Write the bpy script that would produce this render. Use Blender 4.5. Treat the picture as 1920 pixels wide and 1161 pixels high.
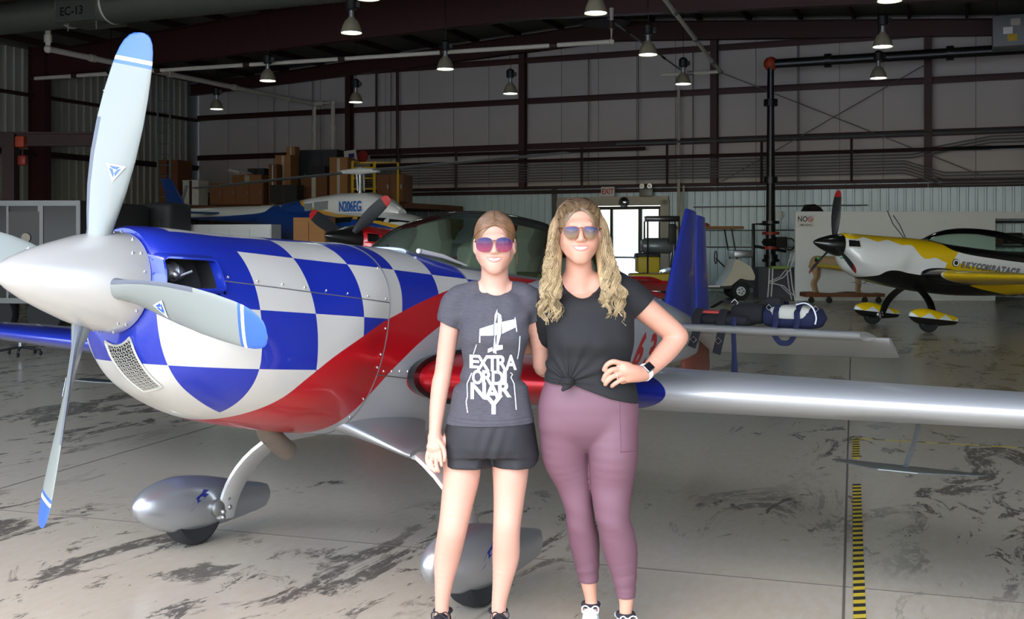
import bpy, bmesh, math, random
import numpy as np
from mathutils import Vector, Matrix
from mathutils.bvhtree import BVHTree
random.seed(7); np.random.seed(7)
for o in list(bpy.data.objects): bpy.data.objects.remove(o)
SC = bpy.context.scene
COL = SC.collection
PI = math.pi
# ---------------------------------------------------------------- camera, sky, sun, exposure
F_PX, EYE, HORIZ = 2050.0, 1.61, 447.0
cd = bpy.data.cameras.new('camera'); co = bpy.data.objects.new('camera', cd); COL.objects.link(co)
co.location = (0, 0, EYE); co.rotation_euler = (PI/2, 0, 0)
cd.sensor_width = 36; cd.lens = 36*F_PX/1920; cd.shift_y = -(580.5-HORIZ)/1920; cd.clip_end = 500
SC.camera = co
wd = bpy.data.worlds.new('world'); SC.world = wd; wd.use_nodes = True
_n = wd.node_tree.nodes; _l = wd.node_tree.links
_sky = _n.new('ShaderNodeTexSky'); _sky.sky_type = 'NISHITA'; _sky.sun_disc = False
_sky.sun_elevation = math.radians(58); _sky.sun_rotation = math.radians(-158); _sky.dust_density = 2.2; _sky.ozone_density = 1.0
_l.new(_sky.outputs[0], _n['Background'].inputs[0]); _n['Background'].inputs[1].default_value = 0.9
sd = bpy.data.lights.new('sun', 'SUN'); so = bpy.data.objects.new('sun', sd); COL.objects.link(so)
sd.energy = 4.8; sd.angle = math.radians(0.55); sd.color = (1, .97, .92)
so.rotation_euler = Vector((-.52, .09, -.85)).to_track_quat('-Z', 'Y').to_euler()   # from high on the right, just missing the open front
SC.view_settings.view_transform = 'Standard'; SC.view_settings.look = 'None'
SC.view_settings.gamma = 1; SC.view_settings.use_curve_mapping = False
SC.view_settings.exposure = 0.34
# ---------------------------------------------------------------- node helpers and materials
class NT:
    def __init__(s, m):
        m.use_nodes = True; s.t = m.node_tree; s.n = s.t.nodes; s.l = s.t.links; s.b = s.n['Principled BSDF']
    def put(s, sock, v):
        if hasattr(v, 'links'): s.l.new(v, sock)
        elif v is not None: sock.default_value = v
    def m(s, op, a, b=None, c=None):
        x = s.n.new('ShaderNodeMath'); x.operation = op
        for i, v in enumerate((a, b, c)): s.put(x.inputs[i], v)
        return x.outputs[0]
    def mix(s, f, a, b):
        x = s.n.new('ShaderNodeMix'); x.data_type = 'RGBA'
        s.put(x.inputs[0], f)
        for i, v in ((6, a), (7, b)):
            s.put(x.inputs[i], tuple(v)+(1,) if isinstance(v, (tuple, list)) and len(v) == 3 else v)
        return x.outputs[2]
    def obj(s):
        if not hasattr(s, '_o'):
            s._tc = s.n.new('ShaderNodeTexCoord'); x = s.n.new('ShaderNodeSeparateXYZ'); s.l.new(s._tc.outputs['Object'], x.inputs[0]); s._o = x.outputs
        return s._o
    def noise(s, scale, detail=3, rough=.5, stretch=None, dist=0):
        s.obj(); x = s.n.new('ShaderNodeTexNoise'); x.inputs['Scale'].default_value = scale
        x.inputs['Detail'].default_value = detail; x.inputs['Roughness'].default_value = rough; x.inputs['Distortion'].default_value = dist
        src = s._tc.outputs['Object']
        if stretch:
            mp = s.n.new('ShaderNodeMapping'); mp.inputs['Scale'].default_value = stretch; s.l.new(src, mp.inputs[0]); src = mp.outputs[0]
        s.l.new(src, x.inputs['Vector']); return x.outputs[0]
    def ramp(s, v, a, b):
        x = s.n.new('ShaderNodeMapRange'); x.clamp = True; s.put(x.inputs[0], v); x.inputs[1].default_value = a; x.inputs[2].default_value = b
        return x.outputs[0]
    def bump(s, v, strength, dist=.01):
        x = s.n.new('ShaderNodeBump'); x.inputs['Strength'].default_value = strength; x.inputs['Distance'].default_value = dist
        s.l.new(v, x.inputs['Height']); s.l.new(x.outputs[0], s.b.inputs['Normal'])
    def set(s, **k):
        names = dict(col='Base Color', rough='Roughness', metal='Metallic', coat='Coat Weight', cr='Coat Roughness', spec='Specular IOR Level',
                     em='Emission Color', es='Emission Strength', tr='Transmission Weight', ior='IOR', alpha='Alpha', sss='Subsurface Weight', sheen='Sheen Weight')
        for a, v in k.items():
            if isinstance(v, (tuple, list)) and len(v) == 3: v = tuple(v)+(1,)
            s.put(s.b.inputs[names[a]], v)
def srgb(r, g, b): return tuple(((c/255)/12.92 if c/255 <= .04045 else ((c/255+.055)/1.055)**2.4) for c in (r, g, b))
MATS = {}
def mat(name, col, rough=.5, metal=0, coat=0, var=.12, vs=6, bump=0, bs=60, spec=.5, stretch=None, **kw):
    if name in MATS: return MATS[name]
    m = bpy.data.materials.new(name); t = NT(m); MATS[name] = m
    t.set(rough=rough, metal=metal, coat=coat, spec=spec, cr=.06, **kw)
    n = t.noise(vs, 4, .55, stretch)
    t.set(col=t.mix(n, tuple(c*(1-var) for c in col), tuple(min(1, c*(1+var)) for c in col)))
    if bump: t.bump(t.noise(bs, 3, .6, stretch), bump, .004)
    return m
def emis(name, col, st):
    m = bpy.data.materials.new(name); t = NT(m); t.set(col=(.8, .8, .8), em=col, es=st); MATS[name] = m; return m
def glass(name, tint, gl=.9, fac=None):
    m = bpy.data.materials.new(name); m.use_nodes = True; n = m.node_tree.nodes; l = m.node_tree.links
    n.remove(n['Principled BSDF']); out = n['Material Output']
    tr = n.new('ShaderNodeBsdfTransparent'); tr.inputs[0].default_value = tuple(tint)+(1,)
    gs = n.new('ShaderNodeBsdfGlossy'); gs.inputs['Roughness'].default_value = .03; gs.inputs[0].default_value = (gl, gl, gl, 1)
    fr = n.new('ShaderNodeFresnel'); fr.inputs[0].default_value = 1.45
    mx = n.new('ShaderNodeMixShader')
    if fac is None: l.new(fr.outputs[0], mx.inputs[0])
    else: mx.inputs[0].default_value = fac
    l.new(tr.outputs[0], mx.inputs[1]); l.new(gs.outputs[0], mx.inputs[2]); l.new(mx.outputs[0], out.inputs[0])
    MATS[name] = m; return m
# ---------------------------------------------------------------- geometry builder
class G:
    def __init__(s): s.v = []; s.f = []; s.m = []
    def add(s, v, f, mi=0):
        b = len(s.v); s.v.extend([tuple(map(float, p)) for p in v]); s.f.extend([tuple(i+b for i in q) for q in f])
        s.m.extend(mi if isinstance(mi, list) else [mi]*len(f)); return s
    def box(s, c, d, rz=0, mi=0, ry=0, rx=0, taper=1):
        x, y, z = d[0]/2, d[1]/2, d[2]/2
        M = Matrix.Translation(c) @ Matrix.Rotation(rz, 4, 'Z') @ Matrix.Rotation(ry, 4, 'Y') @ Matrix.Rotation(rx, 4, 'X')
        v = [M @ Vector((a*x*(taper if e > 0 else 1), b*y*(taper if e > 0 else 1), e*z)) for e in (-1, 1) for a, b in ((-1, -1), (1, -1), (1, 1), (-1, 1))]
        return s.add(v, [(3, 2, 1, 0), (4, 5, 6, 7), (0, 1, 5, 4), (1, 2, 6, 5), (2, 3, 7, 6), (3, 0, 4, 7)], mi)
    def rbox(s, c, d, r=.02, rz=0, mi=0, seg=2, ry=0, rx=0):
        bm = bmesh.new(); bmesh.ops.create_cube(bm, size=1); bmesh.ops.scale(bm, vec=d, verts=bm.verts)
        bmesh.ops.bevel(bm, geom=bm.edges[:], offset=min(r, min(d)*.45), segments=seg, profile=.5, affect='EDGES')
        M = Matrix.Translation(c) @ Matrix.Rotation(rz, 4, 'Z') @ Matrix.Rotation(ry, 4, 'Y') @ Matrix.Rotation(rx, 4, 'X')
        bm.verts.index_update(); v = [M @ p.co for p in bm.verts]; f = [[q.index for q in p.verts] for p in bm.faces]; bm.free()
        return s.add(v, f, mi)
    def loft(s, rings, cap=True, closed=True, mi=0, capm=None):
        n = len(rings[0]); v = [p for r in rings for p in r]; f = []; ms = []
        for i in range(len(rings)-1):
            for j in range(n if closed else n-1):
                k = (j+1) % n; f.append((i*n+j, i*n+k, (i+1)*n+k, (i+1)*n+j)); ms.append(mi(i, j) if callable(mi) else mi)
        if cap:
            c = capm if capm is not None else (0 if callable(mi) else mi)
            f.append(tuple(range(n-1, -1, -1))); f.append(tuple((len(rings)-1)*n+j for j in range(n))); ms += [c, c]
        return s.add(v, f, ms)
    def tube(s, pts, r, n=8, cap=True, mi=0, flat=1, up=None):
        P = [Vector(p) for p in pts]; rings = []; N = None
        for i, p in enumerate(P):
            t = (P[min(i+1, len(P)-1)]-P[max(i-1, 0)]).normalized()
            if N is None:
                N = Vector(up) if up else (Vector((0, 0, 1)) if abs(t.z) < .9 else Vector((1, 0, 0)))
            N = (N - t*N.dot(t)); N = N.normalized() if N.length > 1e-6 else t.orthogonal().normalized()
            Bn = t.cross(N); rr = r[i] if isinstance(r, (list, tuple)) else r
            rings.append([p+(N*math.sin(a)*flat+Bn*math.cos(a))*rr for a in (2*PI*j/n for j in range(n))])
        return s.loft(rings, cap, True, mi)
    def lathe(s, prof, c=(0, 0, 0), axis='Z', n=24, mi=0, cap=True):
        rings = []
        for r, h in prof:
            ring = []
            for j in range(n):
                a = 2*PI*j/n; u, w = r*math.cos(a), r*math.sin(a)
                ring.append({'Z': (c[0]+u, c[1]+w, c[2]+h), 'X': (c[0]+h, c[1]+u, c[2]+w), 'Y': (c[0]+u, c[1]+h, c[2]+w)}[axis])
            rings.append(ring)
        return s.loft(rings, cap, True, mi)
    def ball(s, c, r, n=10, mi=0, sc=(1, 1, 1)):
        rings = [[(c[0]+r*sc[0]*math.sin(t)*math.cos(a), c[1]+r*sc[1]*math.sin(t)*math.sin(a), c[2]+r*sc[2]*math.cos(t)) for a in (2*PI*j/n for j in range(n))]
                 for t in (PI*max(.02, min(.98, i/(n//2))) for i in range(n//2+1))]
        return s.loft(rings, True, True, mi)
    def prism(s, poly, z0, z1, ax='Z', mi=0):
        def P(u, w, h): return {'Z': (u, w, h), 'Y': (u, h, w), 'X': (h, u, w)}[ax]
        return s.loft([[P(u, w, z0) for u, w in poly], [P(u, w, z1) for u, w in poly]], True, True, mi)
    def torus(s, c, R, r, axis='Y', n=20, k=6, mi=0):
        rings = []
        for i in range(n):
            a = 2*PI*i/n; ring = []
            for j in range(k):
                b = 2*PI*j/k; q = R+r*math.cos(b); u, w, h = q*math.cos(a), q*math.sin(a), r*math.sin(b)
                d = {'Z': (u, w, h), 'Y': (u, h, w), 'X': (h, u, w)}[axis]; ring.append((c[0]+d[0], c[1]+d[1], c[2]+d[2]))
            rings.append(ring)
        rings.append(rings[0]); return s.loft(rings, False, True, mi)
    def xf(s, M): s.v = [tuple(M @ Vector(p)) for p in s.v]; return s
    def flipx(s): s.v = [(-x, y, z) for x, y, z in s.v]; s.f = [q[::-1] for q in s.f]; return s
    def mesh(s, name, mats, smooth=40):
        me = bpy.data.meshes.new(name); me.from_pydata(s.v, [], s.f)
        for m in (mats if isinstance(mats, (list, tuple)) else [mats]): me.materials.append(MATS[m] if isinstance(m, str) else m)
        me.polygons.foreach_set('material_index', s.m)
        bm = bmesh.new(); bm.from_mesh(me); bmesh.ops.recalc_face_normals(bm, faces=bm.faces); bm.to_mesh(me); bm.free()
        if smooth:
            me.polygons.foreach_set('use_smooth', [True]*len(me.polygons)); me.set_sharp_from_angle(angle=math.radians(smooth))
        me.update(); return me
    def obj(s, name, mats, parent=None, smooth=40, loc=None, rot=None, **tags):
        o = bpy.data.objects.new(name, s.mesh(name, mats, smooth)); COL.objects.link(o)
        if parent: o.parent = parent
        if loc: o.location = loc
        if rot: o.rotation_euler = rot
        return tag(o, **tags)
def tag(o, label=None, cat=None, group=None, kind=None):
    if label: o['label'] = label
    if cat: o['category'] = cat
    if group: o['group'] = group
    if kind: o['kind'] = kind
    return o
def thing(name, label, cat, loc=(0, 0, 0), rz=0, group=None):
    o = bpy.data.objects.new(name, None); COL.objects.link(o); o.location = loc; o.rotation_euler = (0, 0, rz); o.empty_display_size = .2
    return tag(o, label, cat, group)
def cp(o, parent=None, **k):
    c = o.copy(); COL.objects.link(c); c.parent = parent
    for ch in list(o.children): cp(ch, c)
    return tag(c, **k)
def text(body, size, mats, name, parent=None, M=None, depth=.002, bold=0, sx=1, align='CENTER', shear=0, sub=0):
    cu = bpy.data.curves.new(name, 'FONT'); cu.body = body; cu.size = size; cu.extrude = depth; cu.offset = bold*size; cu.align_x = align; cu.align_y = 'CENTER'; cu.shear = shear
    t = bpy.data.objects.new(name, cu); COL.objects.link(t)
    dg = bpy.context.evaluated_depsgraph_get(); me = bpy.data.meshes.new_from_object(t.evaluated_get(dg)); bpy.data.objects.remove(t)
    me.materials.clear(); me.materials.append(MATS[mats])
    if sx != 1: me.transform(Matrix.Diagonal((sx, 1, 1, 1)))
    if M is not None: me.transform(M)
    o = bpy.data.objects.new(name, me); COL.objects.link(o)
    if parent: o.parent = parent
    return o
def lerp(a, b, t): return a+(b-a)*t
def table(xs, keys):
    xs = np.asarray(xs); K = np.array(keys, float); return [np.interp(xs, K[:, 0], K[:, i]) for i in range(1, K.shape[1])]
def smooth_table(xs, keys):       # cubic hermite through rows (x, v1, v2 ...)
    K = np.array(keys, float); X = K[:, 0]; V = K[:, 1:]; T = np.zeros_like(V)
    d = np.diff(V, axis=0)/np.diff(X)[:, None]; T[1:-1] = (d[1:]+d[:-1])/2
    T[1:-1][(d[1:]*d[:-1]) <= 0] = 0; T[0] = d[0]; T[-1] = d[-1]
    xs = np.asarray(xs, float); i = np.clip(np.searchsorted(X, xs, 'right')-1, 0, len(X)-2); h = X[i+1]-X[i]; t = ((xs-X[i])/h)[:, None]; h = h[:, None]
    return ((2*t**3-3*t**2+1)*V[i]+(t**3-2*t**2+t)*h*T[i]+(-2*t**3+3*t**2)*V[i+1]+(t**3-t**2)*h*T[i+1])
# ================================================================ the hangar shell
TH = math.radians(-22.6)                       # the hangar is turned against the view
E1 = Vector((math.cos(TH), math.sin(TH), 0)); E2 = Vector((-math.sin(TH), math.cos(TH), 0))
def HW(u, v, z=0): return E1*u+E2*v+Vector((0, 0, z))
def UV(X, Y): return (Vector((X, Y, 0)).dot(E1), Vector((X, Y, 0)).dot(E2))
UL, UR, VF, VB, EAVE, RIDGE, UM = -26.0, 6.2, .6, 32.5, 7.35, 8.45, -10.0
def roofz(u): return RIDGE-(RIDGE-EAVE)*abs(u-UM)/(UM-UL)
def floor_mat():
    m = bpy.data.materials.new('painted_concrete'); t = NT(m); MATS['painted_concrete'] = m
    a = t.noise(.35, 4, .6); b = t.noise(2.2, 6, .68, (1, .42, 1), 1.1); c = t.noise(.26, 3, .5, (1, .8, 1)); e = t.noise(22, 5, .7, (1, .4, 1)); g = t.noise(5.5, 6, .75, (1, .35, 1), .7)
    base = t.mix(a, srgb(170, 160, 140), srgb(184, 177, 162)); base = t.mix(t.ramp(e, .3, .8), base, srgb(168, 157, 136))
    k = t.m('MULTIPLY', t.ramp(b, .535, .58), t.ramp(c, .46, .53)); k = t.m('MULTIPLY', k, t.ramp(e, .36, .48))
    k2 = t.m('MULTIPLY', t.ramp(g, .60, .63), t.ramp(c, .44, .5)); k3 = t.ramp(t.noise(1.1, 5, .62, (1, .5, 1)), .66, .69)
    k = t.m('MAXIMUM', t.m('MAXIMUM', k, k2), t.m('MULTIPLY', k3, t.ramp(e, .42, .5)))
    col = t.mix(t.m('MULTIPLY', k, .8), base, srgb(58, 54, 50))
    t.set(col=col, rough=.23, spec=.38)
    return m
floor_mat()
mat('concrete_apron', srgb(190, 191, 190), .9, var=.08, vs=.5)
mat('joint_dark', srgb(92, 84, 74), .8)
mat('liner_white', srgb(194, 187, 180), .6, var=.05, vs=1.2, bump=.25, bs=3)
mat('liner_left', srgb(164, 164, 152), .55, var=.06, vs=2)
mat('wainscot', srgb(200, 221, 228), .42, var=.06, vs=3, metal=.1)
mat('red_iron', srgb(62, 28, 26), .55, var=.18, vs=8)
mat('dark_iron', srgb(52, 30, 28), .6, var=.2)
mat('roof_under', srgb(104, 104, 96), .7, var=.1, vs=1)
mat('grey_pipe', srgb(128, 128, 122), .45, metal=.4); mat('white_pipe', srgb(205, 200, 184), .5)
mat('black_pipe', srgb(22, 22, 23), .35); mat('rust_orange', srgb(170, 62, 28), .6); mat('galv', srgb(150, 154, 156), .35, metal=.8)
mat('frame_beige', srgb(186, 180, 164), .5); mat('dark_frame', srgb(38, 36, 34), .4)
g = G().add([(-140, -140, 0), (140, -140, 0), (140, 140, 0), (-140, 140, 0)], [(0, 1, 2, 3)])
g.obj('trim_apron', 'concrete_apron', smooth=0, loc=(0, 0, -.012), kind='structure', label='bare concrete apron outside around the hangar', cat='ground')
hrot = (0, 0, TH)
g = G().box(((UL+UR)/2, (VF+VB)/2+.1, -.1), (UR-UL+.3, VB-VF+.3, .2)); FLOOR = g.obj('floor', 'painted_concrete', rot=hrot, smooth=0, kind='structure', label='tan painted concrete hangar floor with dark peeling patches', cat='floor')
def joint(a, b, w=.012):
    a, b = [Vector(UV(p[0], p[1])+(0,)) for p in (a, b)]; d = (b-a).normalized(); n = Vector((-d.y, d.x, 0))*w/2
    G().loft([[a-n, a+n, a+n+Vector((0, 0, .0015)), a-n+Vector((0, 0, .0015))], [b-n, b+n, b+n+Vector((0, 0, .0015)), b-n+Vector((0, 0, .0015))]]).obj('slab_joint', 'joint_dark', FLOOR, smooth=0)
jd = Vector((.298, .954, 0)); jn = Vector((.954, -.298, 0)); j0 = Vector((1.4, 4.62, 0))
joint(j0-jd*3.5, j0+jd*25); joint(j0-jn*5.2-jd*2.5, j0-jn*5.2+jd*25); joint(j0-jn*10.4+jd*2, j0-jn*10.4+jd*25)
for k in (.45, 6.1, 11.8, 17.4): joint(j0+jd*k-jn*14, j0+jd*k+jn*5.5, .008)
# roof
g = G()
for a, b in ((UL-.2, UM), (UM, UR+.2)):
    g.loft([[(a, v, roofz(a)), (b, v, roofz(b)), (b, v, roofz(b)+.12), (a, v, roofz(a)+.12)] for v in (VF-.4, VB+.3)])
CEIL = g.obj('ceiling', 'roof_under', rot=hrot, smooth=0, kind='structure', label='dark metal roof deck of the hangar seen from below', cat='ceiling')
for i in range(22):
    u = UL+1+i*1.47
    G().box((u, (VF+VB)/2, roofz(u)-.1), (.07, VB-VF, .18)).obj('purlin', 'dark_iron', CEIL, smooth=0)
for v, dz in ((VB-.35, .45), (VB-7.7, 1.0), (VB-15.3, 1.0), (VB-23, 1.0)):
    for a, b in ((UL, UM), (UM, UR)):
        za, zb = roofz(a)-.2, roofz(b)-.2
        d0, d1 = (dz*.75, dz*1.25) if (a == UL) else (dz*1.25, dz*.75)
        g = G()
        g.loft([[(a, v-.011, za), (a, v+.011, za), (a, v+.011, za-d0), (a, v-.011, za-d0)], [(b, v-.011, zb), (b, v+.011, zb), (b, v+.011, zb-d1), (b, v-.011, zb-d1)]])
        for t0, t1 in ((za, zb), (za-d0, zb-d1)):
            g.loft([[(a, v-.13, t0), (a, v+.13, t0), (a, v+.13, t0-.03), (a, v-.13, t0-.03)], [(b, v-.13, t1), (b, v+.13, t1), (b, v+.13, t1-.03), (b, v-.13, t1-.03)]])
        g.obj('rafter', 'red_iron', CEIL, smooth=0)
# back wall with the doorway
DU0, DU1, DZ = -11.7, -8.62, 2.78
g = G()
g.box(((UL+DU0)/2, VB+.15, 3.75), (DU0-UL, .1, 7.5)); g.box(((DU1+UR)/2, VB+.15, 3.75), (UR-DU1, .1, 7.5)); g.box(((DU0+DU1)/2, VB+.15, (7.5+DZ)/2), (DU1-DU0, .1, 7.5-DZ))
g.loft([[(UL, v, 7.2), (UM, v, 7.2), (UM, v, RIDGE), (UL, v, EAVE)] for v in (VB+.1, VB+.2)]); g.loft([[(UM, v, 7.2), (UR, v, 7.2), (UR, v, EAVE), (UM, v, RIDGE)] for v in (VB+.1, VB+.2)])
WB = g.obj('wall_back', 'roof_under', rot=hrot, smooth=0, kind='structure', label='rear hangar wall with white insulated panels above pale blue ribbed sheet', cat='wall')
SILL = 3.2; GZ = (3.2, 4.6, 6.05, 7.35)
panel_me = {}
def liner(u0, u1, z0, z1):
    key = (round(u1-u0, 3), round(z1-z0, 3))
    if key not in panel_me:
        w, h = key; n = 6; rings = []
        for i in range(n+1):
            x = w*i/n; e = .012+.03*math.sin(PI*i/n)**.6
            rings.append([(x, -e*(.35+.65*math.sin(PI*j/n)**.5), h*j/n) for j in range(n+1)])
        panel_me[key] = G().loft(rings, False, False).mesh('wall_panel', 'liner_white', 60)
    o = bpy.data.objects.new('wall_panel', panel_me[key]); COL.objects.link(o); o.parent = WB; o.location = (u0, VB+.1, z0)
cols_u = [-26, -19.5, -13.1, -6.95, -1.0, 5.1]
for i in range(len(cols_u)-1):
    n = 5; w = (cols_u[i+1]-cols_u[i])/n
    for k in range(n):
        for a, b in zip(GZ[:-1], GZ[1:]): liner(cols_u[i]+k*w+.008, cols_u[i]+(k+1)*w-.008, a, b)
        u0, u1 = cols_u[i]+k*w, cols_u[i]+(k+1)*w
        G().loft([[(u, VB+.07, 7.35), (u, VB+.07, roofz(u)-.05)] for u in (u0+.008, u1-.008)], False, False).obj('wall_panel', 'liner_white', WB, smooth=0)
def ribsheet(w, h, pitch, dep):
    xs = []; x = 0
    while x < w-1e-6: xs += [(x, 0), (x+pitch*.66, 0), (x+pitch*.72, -dep), (x+pitch*.92, -dep)]; x += pitch
    xs.append((w, 0)); return G().loft([[(a, b, 0) for a, b in xs], [(a, b, h) for a, b in xs]], False, False)
rs = ribsheet(.92, SILL-.02, .23, .035).mesh('ribbed_sheet', 'wainscot', 20)
u = UL
while u < UR-.5:
    if u+.92 < DU0-.05 or u > DU1+.05:
        o = bpy.data.objects.new('ribbed_sheet', rs); COL.objects.link(o); o.parent = WB; o.location = (u, VB+.06, .01)
    u += .922
rs2 = ribsheet(.92, SILL-DZ-.12, .23, .035).mesh('ribbed_sheet', 'wainscot', 20)
for k in range(4):
    o = bpy.data.objects.new('ribbed_sheet', rs2); COL.objects.link(o); o.parent = WB; o.location = (DU0-.3+k*.92, VB+.06, DZ+.1)
for u in cols_u[1:]:
    g = G(); zt = roofz(u)-.2
    for dv in (-.24, -.02): g.box((u, VB+dv, zt/2+(SILL*.5 if 1 else 0)), (.2, .025, zt-SILL))
    g.box((u, VB-.13, zt/2+SILL/2), (.03, .22, zt-SILL)); g.obj('column', 'red_iron', WB, smooth=0)
for z in GZ[1:]:
    for a, b in zip(cols_u[:-1], cols_u[1:]):
        G().box(((a+b)/2, VB-.04, z), (b-a-.22, .2, .05)).box(((a+b)/2, VB-.13, z-.08), (b-a-.22, .02, .17)).obj('girt', 'red_iron', WB, smooth=0)
for a, b in zip(cols_u[:-1], cols_u[1:]):
    G().box(((a+b)/2, VB-.05, SILL+.02), (b-a-.02, .16, .10)).box(((a+b)/2, VB-.03, SILL-.12), (b-a-.02, .06, .12)).obj('sill_girt', 'dark_iron', WB, smooth=0)
for a, b in (((-6.9, 6.6), (.4, 3.3)), ((-6.7, 3.3), (-1.1, 6.4))):     # crossed wind-brace rods between two columns
    G().tube([(a[0], VB-.2, a[1]), (b[0], VB-.2, b[1])], .014, 5).obj('brace_rod', 'grey_pipe', WB)
# left wall
g = G().box((UL-.1, (VF+VB)/2+.15, EAVE/2), (.1, VB-VF+.3, EAVE))
WL = g.obj('wall_left', 'roof_under', rot=hrot, smooth=0, kind='structure', label='side hangar wall of grey ribbed liner sheets', cat='wall')
rs3 = ribsheet(.92, EAVE-.1, .31, .05); rs3.xf(Matrix.Rotation(PI/2, 4, 'Z')); rs3 = rs3.mesh('ribbed_sheet', 'liner_left', 20)
v = VF
while v < VB-.9:
    o = bpy.data.objects.new('ribbed_sheet', rs3); COL.objects.link(o); o.parent = WL; o.location = (UL-.03, v, .02); v += .922
for v in (VB-7.7, VB-15.3, VB-23, .8):
    G().box((UL+.35, v, EAVE/2), (.6, .02, EAVE)).box((UL+.04, v, EAVE/2), (.03, .26, EAVE)).box((UL+.66, v, EAVE/2), (.03, .26, EAVE)).obj('column', 'red_iron', WL, smooth=0)
for z in (2.3, 4.2, 5.9): G().box((UL+.09, (VF+VB)/2, z), (.14, VB-VF-.2, .1)).obj('girt', 'dark_iron', WL, smooth=0)
g = G().box((UR+.05, (VF+VB)/2+.15, EAVE/2), (.14, VB-VF+.3, EAVE))
g.obj('wall_right', 'liner_white', rot=hrot, smooth=0, kind='structure', label='plain side hangar wall beyond the yellow aeroplane', cat='wall')
# unseen front, added to cut daylight inside: door header and side leaf
g = G().box(((UL+UR)/2, VF, 6.3), (UR-UL, .25, 2.3)).box((UL+4, VF, 2.6), (8, .2, 5.2))
g.loft([[(UL, v, 7.2), (UM, v, 7.2), (UM, v, RIDGE), (UL, v, EAVE)] for v in (VF-.1, VF+.1)]); g.loft([[(UM, v, 7.2), (UR, v, 7.2), (UR, v, EAVE), (UM, v, RIDGE)] for v in (VF-.1, VF+.1)])
g.obj('wall_front_light_block', 'liner_left', rot=hrot, smooth=0, kind='structure', label='front hangar wall around the open door behind the viewer', cat='wall')
# glazed entrance in the back wall
D = thing('door_1', 'glazed double entrance door with beige surround and dark frames, bright outdoors behind', 'door', HW(0, 0), TH); D['kind'] = 'structure'
g = G(); g.box(((DU0+DU1)/2, VB+.06, DZ-.02), (DU1-DU0+.5, .3, .28)); g.box((DU1+.14, VB+.06, DZ/2), (.26, .3, DZ)); g.box((DU0-.14, VB+.06, DZ/2), (.26, .3, DZ)); g.obj('door_surround', 'frame_beige', D, smooth=0)
g = G()
for u, w in ((DU0+.05, .08), (-10.62, .1), (-10.2, .09), (-9.28, .12), (DU1-.05, .06)): g.box((u, VB+.08, 1.3), (w, .08, 2.6))
for z in (.08, 2.55): g.box(((DU0+DU1)/2, VB+.08, z), (DU1-DU0, .08, .1))
g.obj('door_frame', 'dark_frame', D, smooth=0)
glass('door_glass', (.93, .96, .95))
for a, b in ((DU0+.1, -10.67), (-10.15, -9.35), (-9.22, DU1-.08)): G().box(((a+b)/2, VB+.08, 1.3), (b-a, .008, 2.4)).obj('pane', 'door_glass', D, smooth=0)
G().box((-9.8, VB+.02, 1.02), (.8, .05, .06)).box((-10.1, VB+.05, 1.02), (.05, .05, .1)).box((-9.45, VB+.05, 1.02), (.05, .05, .1)).obj('push_bar', 'galv', D, smooth=0)
mat('sign_white', srgb(225, 225, 222), .5, var=.03); mat('sign_red', srgb(196, 32, 44), .5, var=.03)
s = thing('exit_sign', 'small white exit sign with red letters above the glazed door', 'sign', HW(-10.25, VB-.155, 3.05), TH)
G().rbox((0, 0, 0), (.44, .06, .3), .015).obj('sign_body', 'sign_white', s)
text('EXIT', .24, 'sign_red', 'lettering', s, Matrix.Translation((0, -.033, 0)) @ Matrix.Rotation(PI/2, 4, 'X'), .002, .02, .78)
mat('chrome', srgb(215, 218, 220), .12, metal=1, var=.02); mat('lens_white', srgb(240, 240, 235), .15)
s = thing('emergency_light', 'grey twin-head emergency light mounted above the door surround', 'light', HW(-9.02, VB-.19, 3.1), TH)
G().rbox((0, 0, -.1), (.42, .1, .24), .02).obj('housing', 'grey_pipe', s)
for dx in (-.12, .12): o = G().lathe([(.03, .06), (.07, .02), (.075, -.04), (.07, -.05)], (dx, -.02, .1), 'Y', 14).obj('lamp_head', 'chrome', s); G().lathe([(.065, -.052), (.02, -.06)], (dx, -.02, .1), 'Y', 14).obj('lens', 'lens_white', o)
s = thing('convex_mirror', 'small round convex mirror on the beige door surround', 'mirror', HW(-9.75, VB-.12, 2.72), TH)
G().lathe([(.005, -.08), (.08, -.065), (.13, -.03), (.15, 0)], (0, 0, 0), 'Y', 18).obj('dome', 'chrome', s); G().torus((0, 0, 0), .152, .014, 'Y').obj('rim', 'dark_frame', s)
# ---------------------------------------------------------------- high-bay lamps
mat('lamp_metal', srgb(170, 166, 140), .35, metal=.35); mat('ballast', srgb(26, 25, 24), .5); LAMP_E = emis('lamp_glow', (.88, 1, .94), 9)
def make_lamp():
    r = thing('high_bay_lamp', 'x', 'lamp', group='high-bay lamps hanging from the roof')
    G().lathe([(.2, 0), (.203, .012), (.19, .05), (.165, .14), (.12, .23), (.075, .27), (.06, .3), (.055, .3), (.07, .26), (.115, .22), (.16, .13), (.185, .04), (.19, .012)], n=28, cap=False).obj('reflector', 'lamp_metal', r)
    G().lathe([(.188, .02), (.15, .008), (.01, .0)], n=24, cap=False).obj('lens', 'lamp_glow', r)
    G().lathe([(.05, .28), (.055, .42), (.03, .44)], n=14).obj('neck', 'galv', r)
    G().lathe([(.075, .42), (.11, .45), (.11, .62), (.06, .67)], n=12).box((.12, 0, .53), (.09, .12, .1)).obj('ballast', 'ballast', r)
    G().tube([(0, 0, .66), (.01, 0, .8), (0, 0, .95), (0, 0, 1.0)], .008, 5).obj('cord', 'ballast', r)
    return r
LAMPS = [(659, 62), (1117, 25), (502, 152), (835, 130), (406, 205), (667, 192), (957, 176), (1215, 103), (1281, 158), (1655, 88), (1647, 147), (208, 170), (1668, 2), (690, -2)]
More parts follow.
